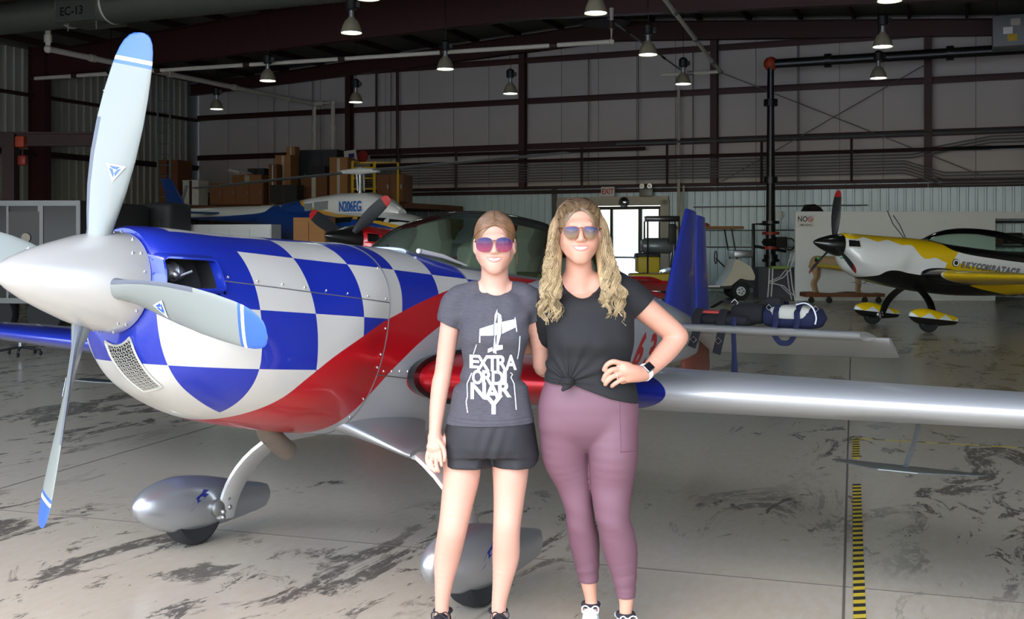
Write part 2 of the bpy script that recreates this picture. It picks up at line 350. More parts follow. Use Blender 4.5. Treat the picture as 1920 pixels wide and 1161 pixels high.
lw = ['hanging in front of the dark red rafter above the helicopter rotor', 'hanging near the end of the long white pipe', 'hanging left of the white pipe drops near the side wall', 'hanging just under the long white pipe between two columns',
      'hanging low before the far corner of the rear wall', 'hanging before the rear wall column behind the helicopter', 'hanging beside the rear wall column above the canopy', 'hanging beside the slanting conduit under the rafter', 'hanging by the rear wall beside the slanting white pipe',
      'hanging above the black horizontal pipe', 'hanging just below the black horizontal pipe', 'half hidden by the upright silver propeller blade', 'hanging highest above the black horizontal pipe', 'cut by the top edge against the dark rafter']
L0 = make_lamp()
for i, (x, y) in enumerate(LAMPS):
    o = L0 if i == 0 else cp(L0); D_ = F_PX*(5.5-EYE)/(HORIZ-y); o.location = ((x-960)/F_PX*D_, D_, 5.5); o['label'] = 'bell-shaped metal high-bay lamp '+lw[i]
    u = o.location @ E1
    G().tube([(0, 0, .95), (0, 0, roofz(u)-5.5+.02)], .007, 5).obj('cord', 'ballast', o)
# ================================================================ aeroplanes
mat('silver_paint', srgb(204, 202, 196), .28, .5, .6, var=.03); mat('white_gloss', srgb(232, 232, 226), .3, 0, .8, var=.02)
mat('blue_paint', srgb(22, 44, 150), .28, .25, 1, var=.05); mat('red_paint', srgb(182, 14, 26), .3, .1, .9, var=.05)
mat('yellow_paint', srgb(238, 196, 6), .35, 0, .8, var=.03); mat('black_gloss', srgb(14, 14, 15), .3, 0, .8, var=.1)
mat('blade_grey', srgb(122, 127, 121), .42, 0, .3, var=.02); mat('blade_boot', srgb(84, 88, 96), .5); mat('blade_blue', srgb(34, 84, 166), .35, 0, .4, var=.03); mat('blade_black', srgb(36, 38, 40), .45)
mat('rubber', srgb(30, 30, 31), .75, bump=.2); mat('dark_inside', srgb(10, 10, 11), .8); mat('raw_metal', srgb(168, 168, 165), .35, metal=.9); mat('exhaust_brown', srgb(104, 92, 80), .6, metal=.3, var=.25, vs=20)
mat('screw', srgb(214, 216, 216), .2, metal=1); mat('brass', srgb(190, 150, 80), .35, metal=.9); mat('decal_white', srgb(238, 240, 240), .4, var=.02); mat('decal_red', srgb(170, 36, 34), .4)
mat('grey_paint', srgb(176, 178, 180), .3, .75, .4, var=.03); mat('grill_metal', srgb(205, 202, 190), .35, metal=.6); mat('seat_tan', srgb(190, 182, 158), .8); mat('seat_olive', srgb(110, 104, 60), .8)
mat('green_decal', srgb(60, 190, 120), .4)
glass('canopy_glass', (.72, .85, .79))
def curve_node(t, x, pts):
    x0, x1 = pts[0][0], pts[-1][0]; zs = [p[1] for p in pts]; z0, z1 = min(zs)-.05, max(zs)+.05
    c = t.n.new('ShaderNodeFloatCurve'); cv = c.mapping.curves[0]
    P = [((a-x0)/(x1-x0), (b-z0)/(z1-z0)) for a, b in pts]
    cv.points[0].location = P[0]; cv.points[1].location = P[-1]
    for q in P[1:-1]: cv.points.new(*q)
    c.mapping.update(); c.inputs[0].default_value = 1
    t.put(c.inputs[1], t.ramp(x, x0, x1)); return t.m('MULTIPLY_ADD', c.outputs[0], z1-z0, z0)
def checker_paint():
    m = bpy.data.materials.new('checker_paint'); t = NT(m); MATS['checker_paint'] = m; o = t.obj()
    x = t.m('MULTIPLY', o[0], -1); ay = t.m('ABSOLUTE', o[1]); z = o[2]
    low = t.m('ADD', t.m('FLOOR', t.m('DIVIDE', t.m('SUBTRACT', .16, z), .235)), 2)
    top = t.m('GREATER_THAN', ay, .12); hi = t.m('GREATER_THAN', z, .16)
    row = t.m('ADD', t.m('MULTIPLY', hi, top), t.m('MULTIPLY', t.m('SUBTRACT', 1, hi), low))
    col = t.m('FLOOR', t.m('DIVIDE', t.m('SUBTRACT', x, .2), .3))
    front = t.m('LESS_THAN', x, .5); fcol = t.m('SUBTRACT', t.m('GREATER_THAN', ay, .22), 1)
    col = t.m('ADD', t.m('MULTIPLY', front, fcol), t.m('MULTIPLY', t.m('SUBTRACT', 1, front), col))
    par = t.m('FLOORED_MODULO', t.m('ADD', row, col), 2)
    blue = t.m('LESS_THAN', par, .5)
    blue = t.m('MAXIMUM', blue, t.m('MULTIPLY', t.m('LESS_THAN', x, .5), t.m('GREATER_THAN', z, -.075)))
    ctr = t.m('MULTIPLY', t.m('MULTIPLY', t.m('LESS_THAN', x, .5), t.m('GREATER_THAN', x, .25)), t.m('MULTIPLY', t.m('LESS_THAN', ay, .12), hi))
    blue = t.m('MULTIPLY', blue, t.m('SUBTRACT', 1, ctr)); blue = t.m('MULTIPLY', blue, t.m('LESS_THAN', x, 2.3))
    up = curve_node(t, x, [(.3, -.70), (.45, -.60), (.566, -.517), (.652, -.45), (.781, -.329), (1.111, -.154), (1.402, -.037), (1.676, .057), (2.023, .143), (3.2, .3)])
    lo = curve_node(t, x, [(.3, -.8), (1.0, -.70), (1.178, -.604), (1.225, -.564), (1.272, -.493), (1.33, -.40), (1.423, -.291), (1.7, -.098), (2.1, .06), (3.2, .26)])
    below = t.m('LESS_THAN', z, up); red = t.m('MULTIPLY', below, t.m('GREATER_THAN', z, lo)); grey = t.m('MULTIPLY', below, t.m('SUBTRACT', 1, red))
    blue = t.m('MULTIPLY', blue, t.m('SUBTRACT', 1, below))
    n = t.noise(3, 3)
    c = t.mix(n, srgb(192, 188, 178), srgb(202, 199, 190)); c = t.mix(blue, c, srgb(22, 42, 152)); c = t.mix(grey, c, srgb(172, 174, 176)); c = t.mix(red, c, srgb(182, 14, 26))
    t.set(col=c, rough=.34, metal=.18, coat=.5, cr=.05); return m
checker_paint()
def combat_paint():
    m = bpy.data.materials.new('yellow_white_black_paint'); t = NT(m); MATS['yellow_white_black_paint'] = m; o = t.obj()
    x = t.m('MULTIPLY', o[0], -1); z = o[2]
    zz = t.m('MULTIPLY_ADD', t.m('PINGPONG', t.m('MULTIPLY', x, 1.0), .22), .3, z)
    up = curve_node(t, x, [(.1, .17), (.9, .19), (1.2, .17), (1.35, .08), (1.5, .0), (1.75, -.03), (2.05, -.03), (2.15, .06), (2.3, .22), (2.6, .34), (6.2, .4)])
    yel = t.m('GREATER_THAN', zz, up)
    lo2 = curve_node(t, x, [(.1, -.9), (1.9, -.6), (2.02, -.07), (2.5, -.10), (3.2, -.13), (4.4, -.13), (6.2, -.1)]); yel = t.m('MAXIMUM', yel, t.m('LESS_THAN', z, lo2))
    lo = curve_node(t, x, [(.1, -.8), (.35, -.56), (.7, -.46), (1.0, -.34), (1.3, -.36), (2.0, -.38), (3, -.5), (6.2, -.6)])
    blk = t.m('LESS_THAN', z, lo)
    sill = curve_node(t, x, [(.1, .9), (1.7, .6), (1.9, .28), (2.2, .12), (3, .08), (4.6, .1), (6.2, .1)]); blk = t.m('MAXIMUM', blk, t.m('GREATER_THAN', z, sill))
    c = t.mix(yel, srgb(240, 242, 240), srgb(240, 200, 8)); c = t.mix(blk, c, srgb(16, 16, 17))
    t.set(col=c, rough=.35, coat=.7, cr=.06); return m
combat_paint()
def pants_paint():
    m = bpy.data.materials.new('pants_paint'); t = NT(m); MATS['pants_paint'] = m; o = t.obj(); x = t.m('MULTIPLY', o[0], -1); z = o[2]
    d = t.m('ADD', t.m('MULTIPLY', t.m('PINGPONG', x, .17), .6), z)
    c = t.mix(t.m('GREATER_THAN', d, -1.01), srgb(220, 226, 226), srgb(236, 198, 10)); c = t.mix(t.m('LESS_THAN', z, -1.105), c, srgb(16, 16, 17))
    t.set(col=c, rough=.35, coat=.6); return m
pants_paint()
def yellow_wing():
    m = bpy.data.materials.new('yellow_wing_paint'); t = NT(m); MATS['yellow_wing_paint'] = m; y = t.m('ABSOLUTE', t.obj()[1]); n = t.noise(3, 2)
    c = t.mix(n, srgb(236, 196, 6), srgb(240, 202, 12)); c = t.mix(t.m('LESS_THAN', y, .98), c, srgb(226, 228, 226)); c = t.mix(t.m('LESS_THAN', y, .93), c, srgb(15, 15, 16)); t.set(col=c, rough=.35, coat=.6)
yellow_wing()
mat('heli_grey_dark', srgb(92, 100, 100), .3, metal=.6)
# fuselage sections: station aft of the propeller, half width, height of widest point, top, bottom, upper and lower exponents
FUS = [(.125, .215, .0, .215, -.232, 2, 2), (.14, .238, -.01, .224, -.275, 2, 2), (.18, .29, -.06, .230, -.345, 2.05, 2), (.25, .345, -.13, .235, -.42, 2.1, 2), (.35, .392, -.2, .238, -.475, 2.1, 2.05),
       (.5, .43, -.26, .24, -.535, 2.1, 2.05), (.8, .455, -.27, .254, -.59, 2.1, 2.1), (1.1, .445, -.15, .267, -.625, 2.2, 2.1), (1.3, .42, -.04, .277, -.64, 2.3, 2.1), (1.7, .415, -.04, .288, -.66, 2.3, 2.2),
       (2.1, .41, .0, .26, -.66, 2.6, 2.2), (3.0, .385, .02, .25, -.60, 2.6, 2.2), (3.8, .31, .05, .30, -.49, 2.2, 2.1), (4.3, .25, .05, .34, -.41, 2, 2), (5.0, .17, .03, .24, -.31, 2, 2), (5.6, .10, .0, .15, -.24, 2, 2), (5.86, .055, -.02, .1, -.2, 2, 2)]
def fsec(x):
    return smooth_table([x], FUS)[0]
def fring(x, n=64, off=0):
    w, zw, zt, zb, nu, nl = fsec(x); r = []
    for j in range(n):
        a = 2*PI*j/n; c, s_ = math.cos(a), math.sin(a); e = nu if s_ >= 0 else nl
        r.append((x, (w+off)*math.copysign(abs(c)**(2/e), c), zw+((zt+off-zw) if s_ >= 0 else (zw-zb+off))*math.copysign(abs(s_)**(2/e), s_)))
    return r
def side_y(x, z, off=0):
    w, zw, zt, zb, nu, nl = fsec(x); e, h = (nu, zt-zw) if z >= zw else (nl, zw-zb)
    q = min(1, abs(z-zw)/h); return (w*(1-q**e)**(1/e))+off
def foil(n=14, t=.14):
    xs = [(1-math.cos(PI*i/n))/2 for i in range(n+1)]
    th = lambda x: t/.2*(.2969*x**.5-.126*x-.3516*x*x+.2843*x**3-.1036*x**4)
    return [(x, th(x)) for x in xs[::-1]]+[(x, -th(x)) for x in xs[1:]]
def blade_geo(R, boot, tip):
    st = [(.13, .085, .085, 50), (.19, .092, .07, 48), (.26, .118, .04, 44), (.36, .15, .03, 38), (.48, .176, .024, 33), (.60, .186, .02, 29), (.62, .186, .02, 28.6), (.72, .182, .018, 26), (.82, .168, .015, 23), (.835, .165, .0145, 22.8), (.85, .161, .014, 22.4), (.865, .157, .0135, 22.2), (.90, .143, .012, 21.5),
          (.93, .122, .011, 21), (.952, .092, .009, 20.6), (.963, .062, .007, 20.4), (.9675, .02, .004, 20.3)]
    K = 20; rings = []
    for r, c, th, b in st:
        r = r*R/.9675; b = math.radians(b); ring = []
        for j in range(K):
            a = 2*PI*j/K; u = math.cos(a); w = math.sin(a)*(1-.25*u)          # u=+1 leading edge
            ch = (u*.5+.5-.42)*c*1.0; tt = w*th*.5
            fx = ch*math.sin(b)+tt*math.cos(b); tg = ch*math.cos(b)-tt*math.sin(b)
            ring.append((-fx, -tg, r))                                         # x aft, tangential, radial
        rings.append(ring)
    rr = [s_[0] for s_ in st]
    def mi(i, j):
        if tip == 'blue':
            if rr[i] >= .865 or rr[i] == .835: return 2
            if rr[i] == .85: return 3
        elif tip == 'red' and rr[i] >= .85: return 2
        if boot and rr[i] < .61 and (j in (0, 19, 1, 18)): return 1
        return 0
    return G().loft(rings, True, True, mi)
def build_plane(name, label, hub, psi, al, nb, roll, m, big=False, wdz=0):
    hub = Vector(hub); fw = Vector((-math.sin(psi), -math.cos(psi), 0))
    root = thing(name, label, 'aeroplane', (hub.x, hub.y, 0), math.atan2(fw.y, fw.x))
    def P(nm, g, mats, par=None, sm=40, lab=None, flip=True):
        if flip: g.flipx()
        o = g.obj(nm, mats, par or root, sm, label=lab)
        if par is None: o.location = (0, 0, hub.z); o.rotation_euler = (0, -al, 0)
        return o
    # spinner
    sp = P('spinner', G().lathe([(.004, -.405), (.03, -.385), (.06, -.34), (.095, -.27), (.13, -.18), (.165, -.08), (.19, .02), (.2, .1), (.2, .118), (.15, .12)], axis='X', n=48), m['spin'], lab=m.get('spin_lab'))
    R = .9675; bl = []
    for k in range(nb):
        a = roll+2*PI*k/nb; b = blade_geo(R, m.get('boot'), m['tip']); b.xf(Matrix(((1, 0, 0), (0, math.cos(a), math.sin(a)), (0, -math.sin(a), math.cos(a)))).to_4x4())
        b.v = [(x, y, z) for x, y, z in b.v]
        bl.append(P('propeller_blade', b, m['blade']))
        e = G().lathe([(.062, .105), (.066, .165)], n=18, cap=False); e.xf(Matrix(((1, 0, 0), (0, math.cos(a), math.sin(a)), (0, -math.sin(a), math.cos(a)))).to_4x4()); P('blade_cuff', e, 'dark_inside', bl[-1])
    # fuselage
    xs = sorted(set([round(.125+i*.0125, 4) for i in range(32)]+[round(.525+i*.05, 3) for i in range(107)]+[1.3, 5.86])); n = 160 if big else 64
    rings = [fring(x, n) for x in xs]; g = G()
    def hole(i, j):
        x = (xs[i]+xs[i+1])/2; p = rings[i][j]; z = (p[2]+rings[i][(j+1) % n][2])/2; return .128 < x < .345 and -.02 < z < .112 and abs(p[1]) > .12
    v = [p for r in rings for p in r]; f = []
    for i in range(len(rings)-1):
        for j in range(n):
            if not hole(i, j): k = (j+1) % n; f.append((i*n+j, i*n+k, (i+1)*n+k, (i+1)*n+j))
    f.append(tuple(range(n))); f.append(tuple((len(rings)-1)*n+j for j in range(n)))
    g.add(v, f); fus = P('fuselage', g, m['fus'])
    # cowl inlets with raised rims
    for sgn in (1, -1):
        c = [(.142, -.015), (.142, .1), (.33, .106), (.33, -.002)]; loop = []
        def at(x, z, o=0): return (x, sgn*(side_y(x, z)+o), z)
        for q in range(4):
            a, b = c[q], c[(q+1) % 4]
            for t in range(9): loop.append((lerp(a[0], b[0], .06+.88*t/8), lerp(a[1], b[1], .06+.88*t/8)))
        outer = [at(x+(x-.236)*.24, z+(z-.048)*.5, -.012) for x, z in loop]; mid = [at(x+(x-.236)*.07, z+(z-.048)*.14, .028) for x, z in loop]
        lip = [at(x, z, .024) for x, z in loop]; back = [(x+.02, sgn*max(.02, side_y(x, z)-.13), z) for x, z in loop]
        P('inlet_rim', G().loft([outer, mid, lip, [at(x, z, -.02) for x, z in loop]], False), m['rim'])
        P('inlet_duct', G().loft([[at(x, z, -.015) for x, z in loop], back], False).add(back, [tuple(range(len(back)))]), 'dark_inside')
        if big:
            e = G().lathe([(.01, -.05), (.034, -.04), (.036, .02), (.02, .05)], (.215, sgn*.2, .05), 'X', 14); e.ball((.20, sgn*.235, .04), .016).tube([(.2, sgn*.21, .02), (.27, sgn*.25, .06)], .006); e.torus((.215, sgn*.2, .05), .036, .006, 'X')
            P('engine_part', e, 'raw_metal')
    # wings
    for sgn in (1, -1):
        F = foil(26, 1); rings = []
        for y, xl, ch, t, zc in ((.30, 1.53, 1.75, .145, -.345), (.5, 1.535, 1.70, .145, -.342), (1.1, 1.55, 1.5, .142, -.33), (1.75, 1.575, 1.32, .14, -.318), (2.5, 1.60, 1.13, .138, -.303), (3.2, 1.62, .97, .135, -.288), (3.8, 1.64, .84, .12, -.276), (3.96, 1.68, .74, .10, -.273), (4.0, 1.80, .5, .05, -.272)):
            rings.append([(xl+a*ch, sgn*y, zc+wdz+b*ch*t) for a, b in F])
        w = P('wing', G().loft(rings), m['wing_l'] if sgn > 0 else m['wing_r'], sm=50)
        seal = []
        for o_ in (.0, .05): seal.append([(1.535+a*1.62-.02-o_*.2, sgn*(.44-o_), wdz-.342+b*1.62*.155*(1+o_*1.5)) for a, b in F])
        P('wing_root_fairing', G().loft([[(x-.025, y, z*1.0+(z+.342-wdz)*.12) for x, y, z in seal[0]], seal[1]]), m['fair'])
        for y in (2.55,):   # spade under the aileron
            ys = sgn*y; sp_ = G().tube([(2.42, ys, wdz-.34), (2.28, ys, wdz-.47), (2.12, ys, wdz-.565)], .012, 6, flat=1)
            a = P('spade_arm', sp_, 'galv'); q = [(1.86, -.05), (1.88, .10), (2.10, .30), (2.2, .31), (2.2, -.31), (2.10, -.30)]
            P('spade_plate', G().loft([[(x, ys+yy, wdz-.568-.02*(x-2)) for x, yy in q], [(x, ys+yy, wdz-.572-.02*(x-2)) for x, yy in q]]), 'heli_grey_dark', a, 20)
    # gear
    for sgn in (1, -1):
        yz = [(.12, -.56), (.30, -.63), (.44, -.69), (.60, -.79), (.70, -.89), (.765, -.99), (.795, -1.08), (.80, -1.17)]
        Q_ = [(lerp(yz[i][0], yz[i+1][0], t), lerp(yz[i][1], yz[i+1][1], t)) for i in range(7) for t in (0, .5)]+[yz[-1]]
        for _ in range(2): Q_ = [Q_[0]]+[((Q_[i-1][0]+2*Q_[i][0]+Q_[i+1][0])/4, (Q_[i-1][1]+2*Q_[i][1]+Q_[i+1][1])/4) for i in range(1, len(Q_)-1)]+[Q_[-1]]
        rings = []
        for i, (y, z) in enumerate(Q_):
            a_, b_ = Q_[max(0, i-1)], Q_[min(len(Q_)-1, i+1)]; d = Vector((b_[0]-a_[0], b_[1]-a_[1])).normalized(); ny, nz = -d.y*.018, d.x*.018; c = lerp(.20, .115, i/(len(Q_)-1)); x0 = 1.50-.0*i
            rings.append([(x0, sgn*(y+ny*.5), z+nz*.5), (x0+.02, sgn*(y+ny), z+nz), (x0+c*.8, sgn*(y+ny*.9), z+nz*.9), (x0+c, sgn*y, z), (x0+c*.8, sgn*(y-ny*.9), z-nz*.9), (x0+.02, sgn*(y-ny), z-nz), (x0, sgn*(y-ny*.5), z-nz*.5)])
        leg = P('gear_leg', G().loft(rings), m['leg'], sm=35)
        gx = 1.36; yc = .905; wx = 1.42
        def zg(x): return -1.09-(x-gx)*.03
        prof = smooth_table(np.linspace(-.33, .62, 34), [(-.33, .004, .006, 0), (-.315, .03, .038, 0), (-.26, .065, .085, 0), (-.15, .095, .128, .0), (-.02, .108, .146, .0), (.12, .10, .14, .0), (.28, .078, .118, .0), (.45, .047, .09, .005), (.57, .022, .066, .01), (.61, .010, .045, .012), (.62, .003, .02, .012)])
        rr = []
        for dx, (a, b, dz) in zip(np.linspace(-.33, .62, 34), prof):
            rr.append([(gx+dx, sgn*yc+a*math.cos(q), zg(gx+dx)+dz+b*math.sin(q)) for q in (2*PI*j/28 for j in range(28))])
        pn = P('wheel_pant', G().loft(rr), m['pant'], sm=60)
        cz = (-hub.z+.165+wx*math.sin(al))/math.cos(al)
        wl = P('wheel', G().lathe([(.085, -.05), (.14, -.062), (.158, -.05), (.165, -.02), (.165, .02), (.158, .05), (.14, .062), (.085, .05)], (wx, sgn*yc, cz), 'Y', 32), 'rubber')
        P('axle', G().lathe([(.03, -.13*1), (.045, -.12), (.045, -.03)] if sgn > 0 else [(.045, .03), (.045, .12), (.03, .13)], (wx+.07, sgn*yc, cz+.03), 'Y', 10), 'raw_metal', wl)
        for bx in ((.12, -.125, .05), (.09, -.13, -.02), (.14, -.12, .0), (.1, -.12, -.05)): P('brake_bolt', G().ball((wx+bx[0], sgn*(yc+bx[1]), cz+.03+bx[2]), .016), 'raw_metal', wl)
    # canopy and cockpit
    cv = [(1.74, .002, .29), (1.84, .13, .36), (1.99, .2, .447), (2.15, .245, .512), (2.41, .285, .575), (2.8, .30, .612), (3.104, .295, .617), (3.335, .28, .604), (3.7, .235, .55), (4.0, .17, .47), (4.3, .06, .37)]
    xs = np.linspace(1.745, 4.28, 40); T = smooth_table(xs, [(a, c) for a, b, c in cv]); rings = []
    for x, zt in zip(xs, T[:, 0]):
        w, zw, ft, zb, nu, nl = fsec(x); base = min(.22 if x > 2 else .22+(2-x)*.25, ft-.015); base = max(base, -1)
        yb = side_y(x, base)*.97; hh = max(.004, zt-base)
        rings.append([(x, yb*math.copysign(abs(math.cos(a))**.85, math.cos(a)), base+hh*math.sin(a)**.8 if 0 < a < PI else base) for a in (PI*j/24 for j in range(25))])
    can = P('canopy', G().loft(rings, False, False), m['glass'], sm=60)
    fr = G(); fr.tube([r[0] for r in rings], .014, 6).tube([r[-1] for r in rings], .014, 6).tube(rings[0], .012, 6).tube(rings[-1], .012, 6)
    P('canopy_frame', fr, m['cframe'], can)
    if big:
        for sx in (2.75, 3.75):
            st_ = P('seat', G().rbox((sx, 0, .12), (.14, .38, .62), .06, ry=-.25), 'seat_tan'); P('headrest', G().rbox((sx+.07, 0, .44), (.1, .24, .16), .045, ry=-.25), 'seat_olive', st_)
        for sx, w in ((2.06, .5), (3.05, .4)): P('instrument_panel', G().rbox((sx, 0, .2), (.15, w, .15), .045), 'seat_olive')
        P('grab_bar', G().tube([(2.3, .13, .2), (2.38, .13, .42), (2.42, .12, .47)], .014), 'seat_tan')
    # tail
    T_ = foil(10, 1)
    for sgn in (1, -1):
        rings = [[(xl+a*ch, sgn*y, .02+b*ch*.13) for a, b in T_] for y, xl, ch in ((.04, 5.08, .58), (.8, 5.10, .55), (1.5, 5.12, .52), (1.55, 5.13, .50))]
        P('tailplane', G().loft(rings), m['stab'], sm=50)
        th = math.radians(22); rings = []
        for y, xl, ch in ((.10, 5.60, .46), (.8, 5.60, .42), (1.56, 5.60, .38), (1.64, 5.60, .36)):
            rings.append([(xl+(a*ch*math.cos(th)+b*ch*.12*math.sin(th)), sgn*y, .018-a*ch*math.sin(th)+b*ch*.12*math.cos(th)) for a, b in T_])
        P('elevator', G().loft(rings), m['stab'], sm=50)
    fin = [(.1, 5.22, .66), (.3, 5.28, .58), (.6, 5.40, .42), (.9, 5.53, .27), (1.0, 5.58, .22)]
    P('fin', G().loft([[(xl+a*ch, b*ch*.13, z) for a, b in T_] for z, xl, ch in fin]), m['fin'], sm=50)
    rud = [(-.34, 5.78, .40), (-.33, 5.66, .56), (-.26, 5.62, .61), (-.1, 5.76, .43), (.06, 5.88, .30), (.3, 5.86, .29), (.6, 5.82, .25), (.9, 5.80, .21), (.975, 5.80, .19)]
    P('rudder', G().loft([[(xl+a*ch, b*ch*.12+0, z) for a, b in T_] for z, xl, ch in rud], mi=lambda i, j: 1 if i < 4 else 0), [m['fin'], m['rud2']], sm=50)
    tw = G(); cz = (-hub.z+.075+5.75*math.sin(al))/math.cos(al)
    cz -= 0*1; cz = (-hub.z+.075+4.75*math.sin(al))/math.cos(al); tw.tube([(4.3, 0, -.36), (4.5, 0, cz+.14), (4.75, 0, cz)], [.03, .022, .018]); tl = P('tail_spring', tw, m['leg']); P('tail_wheel', G().lathe([(.04, -.022), (.075, -.018), (.075, .018), (.04, .022)], (4.75, 0, cz), 'Y', 20), 'rubber')
    return root, P, fus, bl
m1 = dict(spin='silver_paint', boot=1, tip='blue', blade=['blade_grey', 'blade_boot', 'blade_blue', 'decal_white'], fus='checker_paint', rim='blue_paint', wing_l='port_wing_paint', wing_r='blue_paint', fair='black_gloss', leg='silver_paint', pant='grey_paint', glass='canopy_glass', cframe='galv', stab='silver_paint', fin='blue_paint', rud2='rudder_red')
mat('rudder_red', srgb(120, 62, 48), .45, 0, .4)
def port_wing():
    m = bpy.data.materials.new('port_wing_paint'); t = NT(m); MATS['port_wing_paint'] = m; o = t.obj(); x = t.m('MULTIPLY', o[0], -1); y = o[1]
    e = t.m('SQRT', t.m('ADD', t.m('POWER', t.m('ABSOLUTE', t.m('MULTIPLY', t.m('ADD', o[2], .33), 2.6)), 2), 0))
    yy = t.m('ADD', y, t.m('MULTIPLY', e, e)); yy = t.m('ADD', yy, t.m('MULTIPLY', t.m('SUBTRACT', x, 1.55), .9))
    c = t.mix(t.m('LESS_THAN', yy, 1.72), srgb(190, 192, 192), srgb(24, 40, 140)); c = t.mix(t.m('LESS_THAN', yy, 1.5), c, srgb(182, 14, 26))
    t.set(col=c, rough=.36, metal=.6, coat=.4, cr=.1)
port_wing()
PL, PP, FU, BL = build_plane('aerobatic_aeroplane', 'silver and blue checkered aerobatic aeroplane with red sweep and four-blade propeller', (-1.613, 4.19, 1.45), .567, .106, 4, .179, m1, True)
# ---------------------------------------------------------------- details of the checkered aeroplane
def surf(x, z, s=1, o=0): return (x, s*side_y(x, z, o), z)
mat('seam_dark', srgb(120, 120, 122), .4, metal=.6)
scr_me = G().ball((0, 0, 0), .0062, 8).mesh('screw', 'screw')
def screw(p, par=None, k=1):
    o = bpy.data.objects.new('screw', scr_me); COL.objects.link(o); o.parent = par or FU; o.location = (-p[0], p[1], p[2]); o.scale = (k, k, k)
for s in (1, -1):
    PP('panel_seam', G().tube([surf(x, lerp(.03, 0, (x-.34)/.96), s, .0005) for x in np.linspace(.345, 1.3, 24)], .0028, 5), 'seam_dark', FU)
    PP('panel_seam', G().tube([surf(x, lerp(-.332, -.362, (x-1.26)/.42), s, .0005) for x in np.linspace(1.29, 1.60, 8)], .003, 5), 'joint_dark', FU)
    for x in (.378, .52, .648, .771, .896, 1.017, 1.14, 1.267): screw(surf(x, lerp(.048, .014, (x-.34)/.96), s, .002))
    for z in (.16, -.12, -.24, -.3, -.45, -.54): screw(surf(1.28, z, s, .002))
    for x in (1.34, 1.40, 1.46, 1.52): screw(surf(x, -.318, s, .002))
PP('panel_seam', G().tube([(1.3, y, z) for x, y, z in fring(1.3, 72, .0005)]+[fring(1.3, 72, .0005)[0]], .0035, 5), 'seam_dark', FU)
PP('panel_seam', G().tube([(1.99, y, z) for x, y, z in fring(1.99, 72, .0008)[2:35]], .0035, 5), 'seam_dark', FU)
spn = [c for c in PL.children if c.name.startswith('spinner')][0]
for a in np.arange(0, 2*PI, PI/8):
    for x, r in ((.09, .2), (.055, .196)):
        if (a/(PI/8)) % 2 < 1 or x > .06: screw((x, r*math.sin(a+.18), r*math.cos(a+.18)), spn, .9)
# honeycomb grill in the chin
def chin(y, t):     # t 0..1 down the patch
    x = lerp(.128, .25, t); yy = y+lerp(.03, .102, t); w, zw, zt, zb, nu, nl = fsec(x); return Vector((x, yy, zw-(zw-zb)*(1-min(1, abs(yy)/w)**nl)**(1/nl)))
def chin_o(y, t, o): p = chin(y, t); return p+Vector((-.72, .18*0, -.70)).normalized()*o
HWY = lambda t: lerp(.072, .05, t)
N_ = 14
g = G().loft([[chin_o(lerp(-1, 1, j/8)*HWY(t), t, .004) for j in range(9)] for t in np.linspace(0, 1, N_)], False, False); gr = PP('oil_cooler_opening', g, 'dark_inside')
g = G()
for i in range(26):
    t = i/25
    g.tube([chin_o(lerp(-1, 1, j/10)*HWY(t), min(1, max(0, t+(.011 if (j+i) % 2 else -.011))), .007) for j in range(11)], .0016, 4)
for j in range(11):
    g.tube([chin_o(lerp(-1, 1, (j+(.28 if i % 2 else -.28))/10)*HWY(i/25), i/25, .007) for i in range(26)], .0014, 4)
o = PP('grill_mesh', g, 'grill_metal', gr); o['kind'] = 'stuff'
lp = [chin_o(-HWY(t), t, .006) for t in np.linspace(0, 1, 9)]+[chin_o(lerp(-1, 1, j/6)*HWY(1), 1.03, .006) for j in range(7)]+[chin_o(HWY(t), t, .006) for t in np.linspace(1, 0, 9)]+[chin_o(lerp(1, -1, j/6)*HWY(0), -.02+.03*math.sin(PI*j/6), .006) for j in range(7)]
PP('grill_rim', G().tube(lp+[lp[0]], .005, 6), 'grill_metal', gr)
# exhaust, drain, canopy bracket, gear fairings
ex = PP('exhaust_pipe', G().tube([(1.0, -.04, -.55), (1.05, -.04, -.63), (1.11, -.03, -.68), (1.18, -.03, -.72)], [.05, .05, .048, .046], 14, cap=False), 'exhaust_brown'); PP('exhaust_bore', G().tube([(1.05, -.04, -.64), (1.176, -.03, -.718)], .042, 14), 'dark_inside', ex)
PP('drain_valve', G().lathe([(.014, 0), (.017, -.02), (.012, -.03), (.015, -.05), (.01, -.06)], (1.78, .03, -.655), n=10), 'brass')
for s in (1, -1):
    rr = []
    for t in np.linspace(0, 1, 14):
        k = (1-t)**2.0; y = lerp(.14, .47, t); cx = lerp(1.59, 1.62, k); cz = lerp(-.703, -.535, (1-t)**1.5); a_ = lerp(.13, .42, k); b_ = lerp(.032, .118, k)
        rr.append([(cx+a_*math.cos(q), s*y, cz+b_*math.sin(q)) for q in (2*PI*j/28 for j in range(28))])
    PP('gear_fairing', G().loft(rr), 'grey_paint', None, 60)
PP('canopy_latch', G().tube([(1.80, .20, .285), (1.90, .265, .27), (2.05, .315, .235)], [.014, .012, .004], 8).lathe([(.012, 0), (.016, .01), (.008, .012)], (1.78, .195, .285), 'X', 8), 'silver_paint')
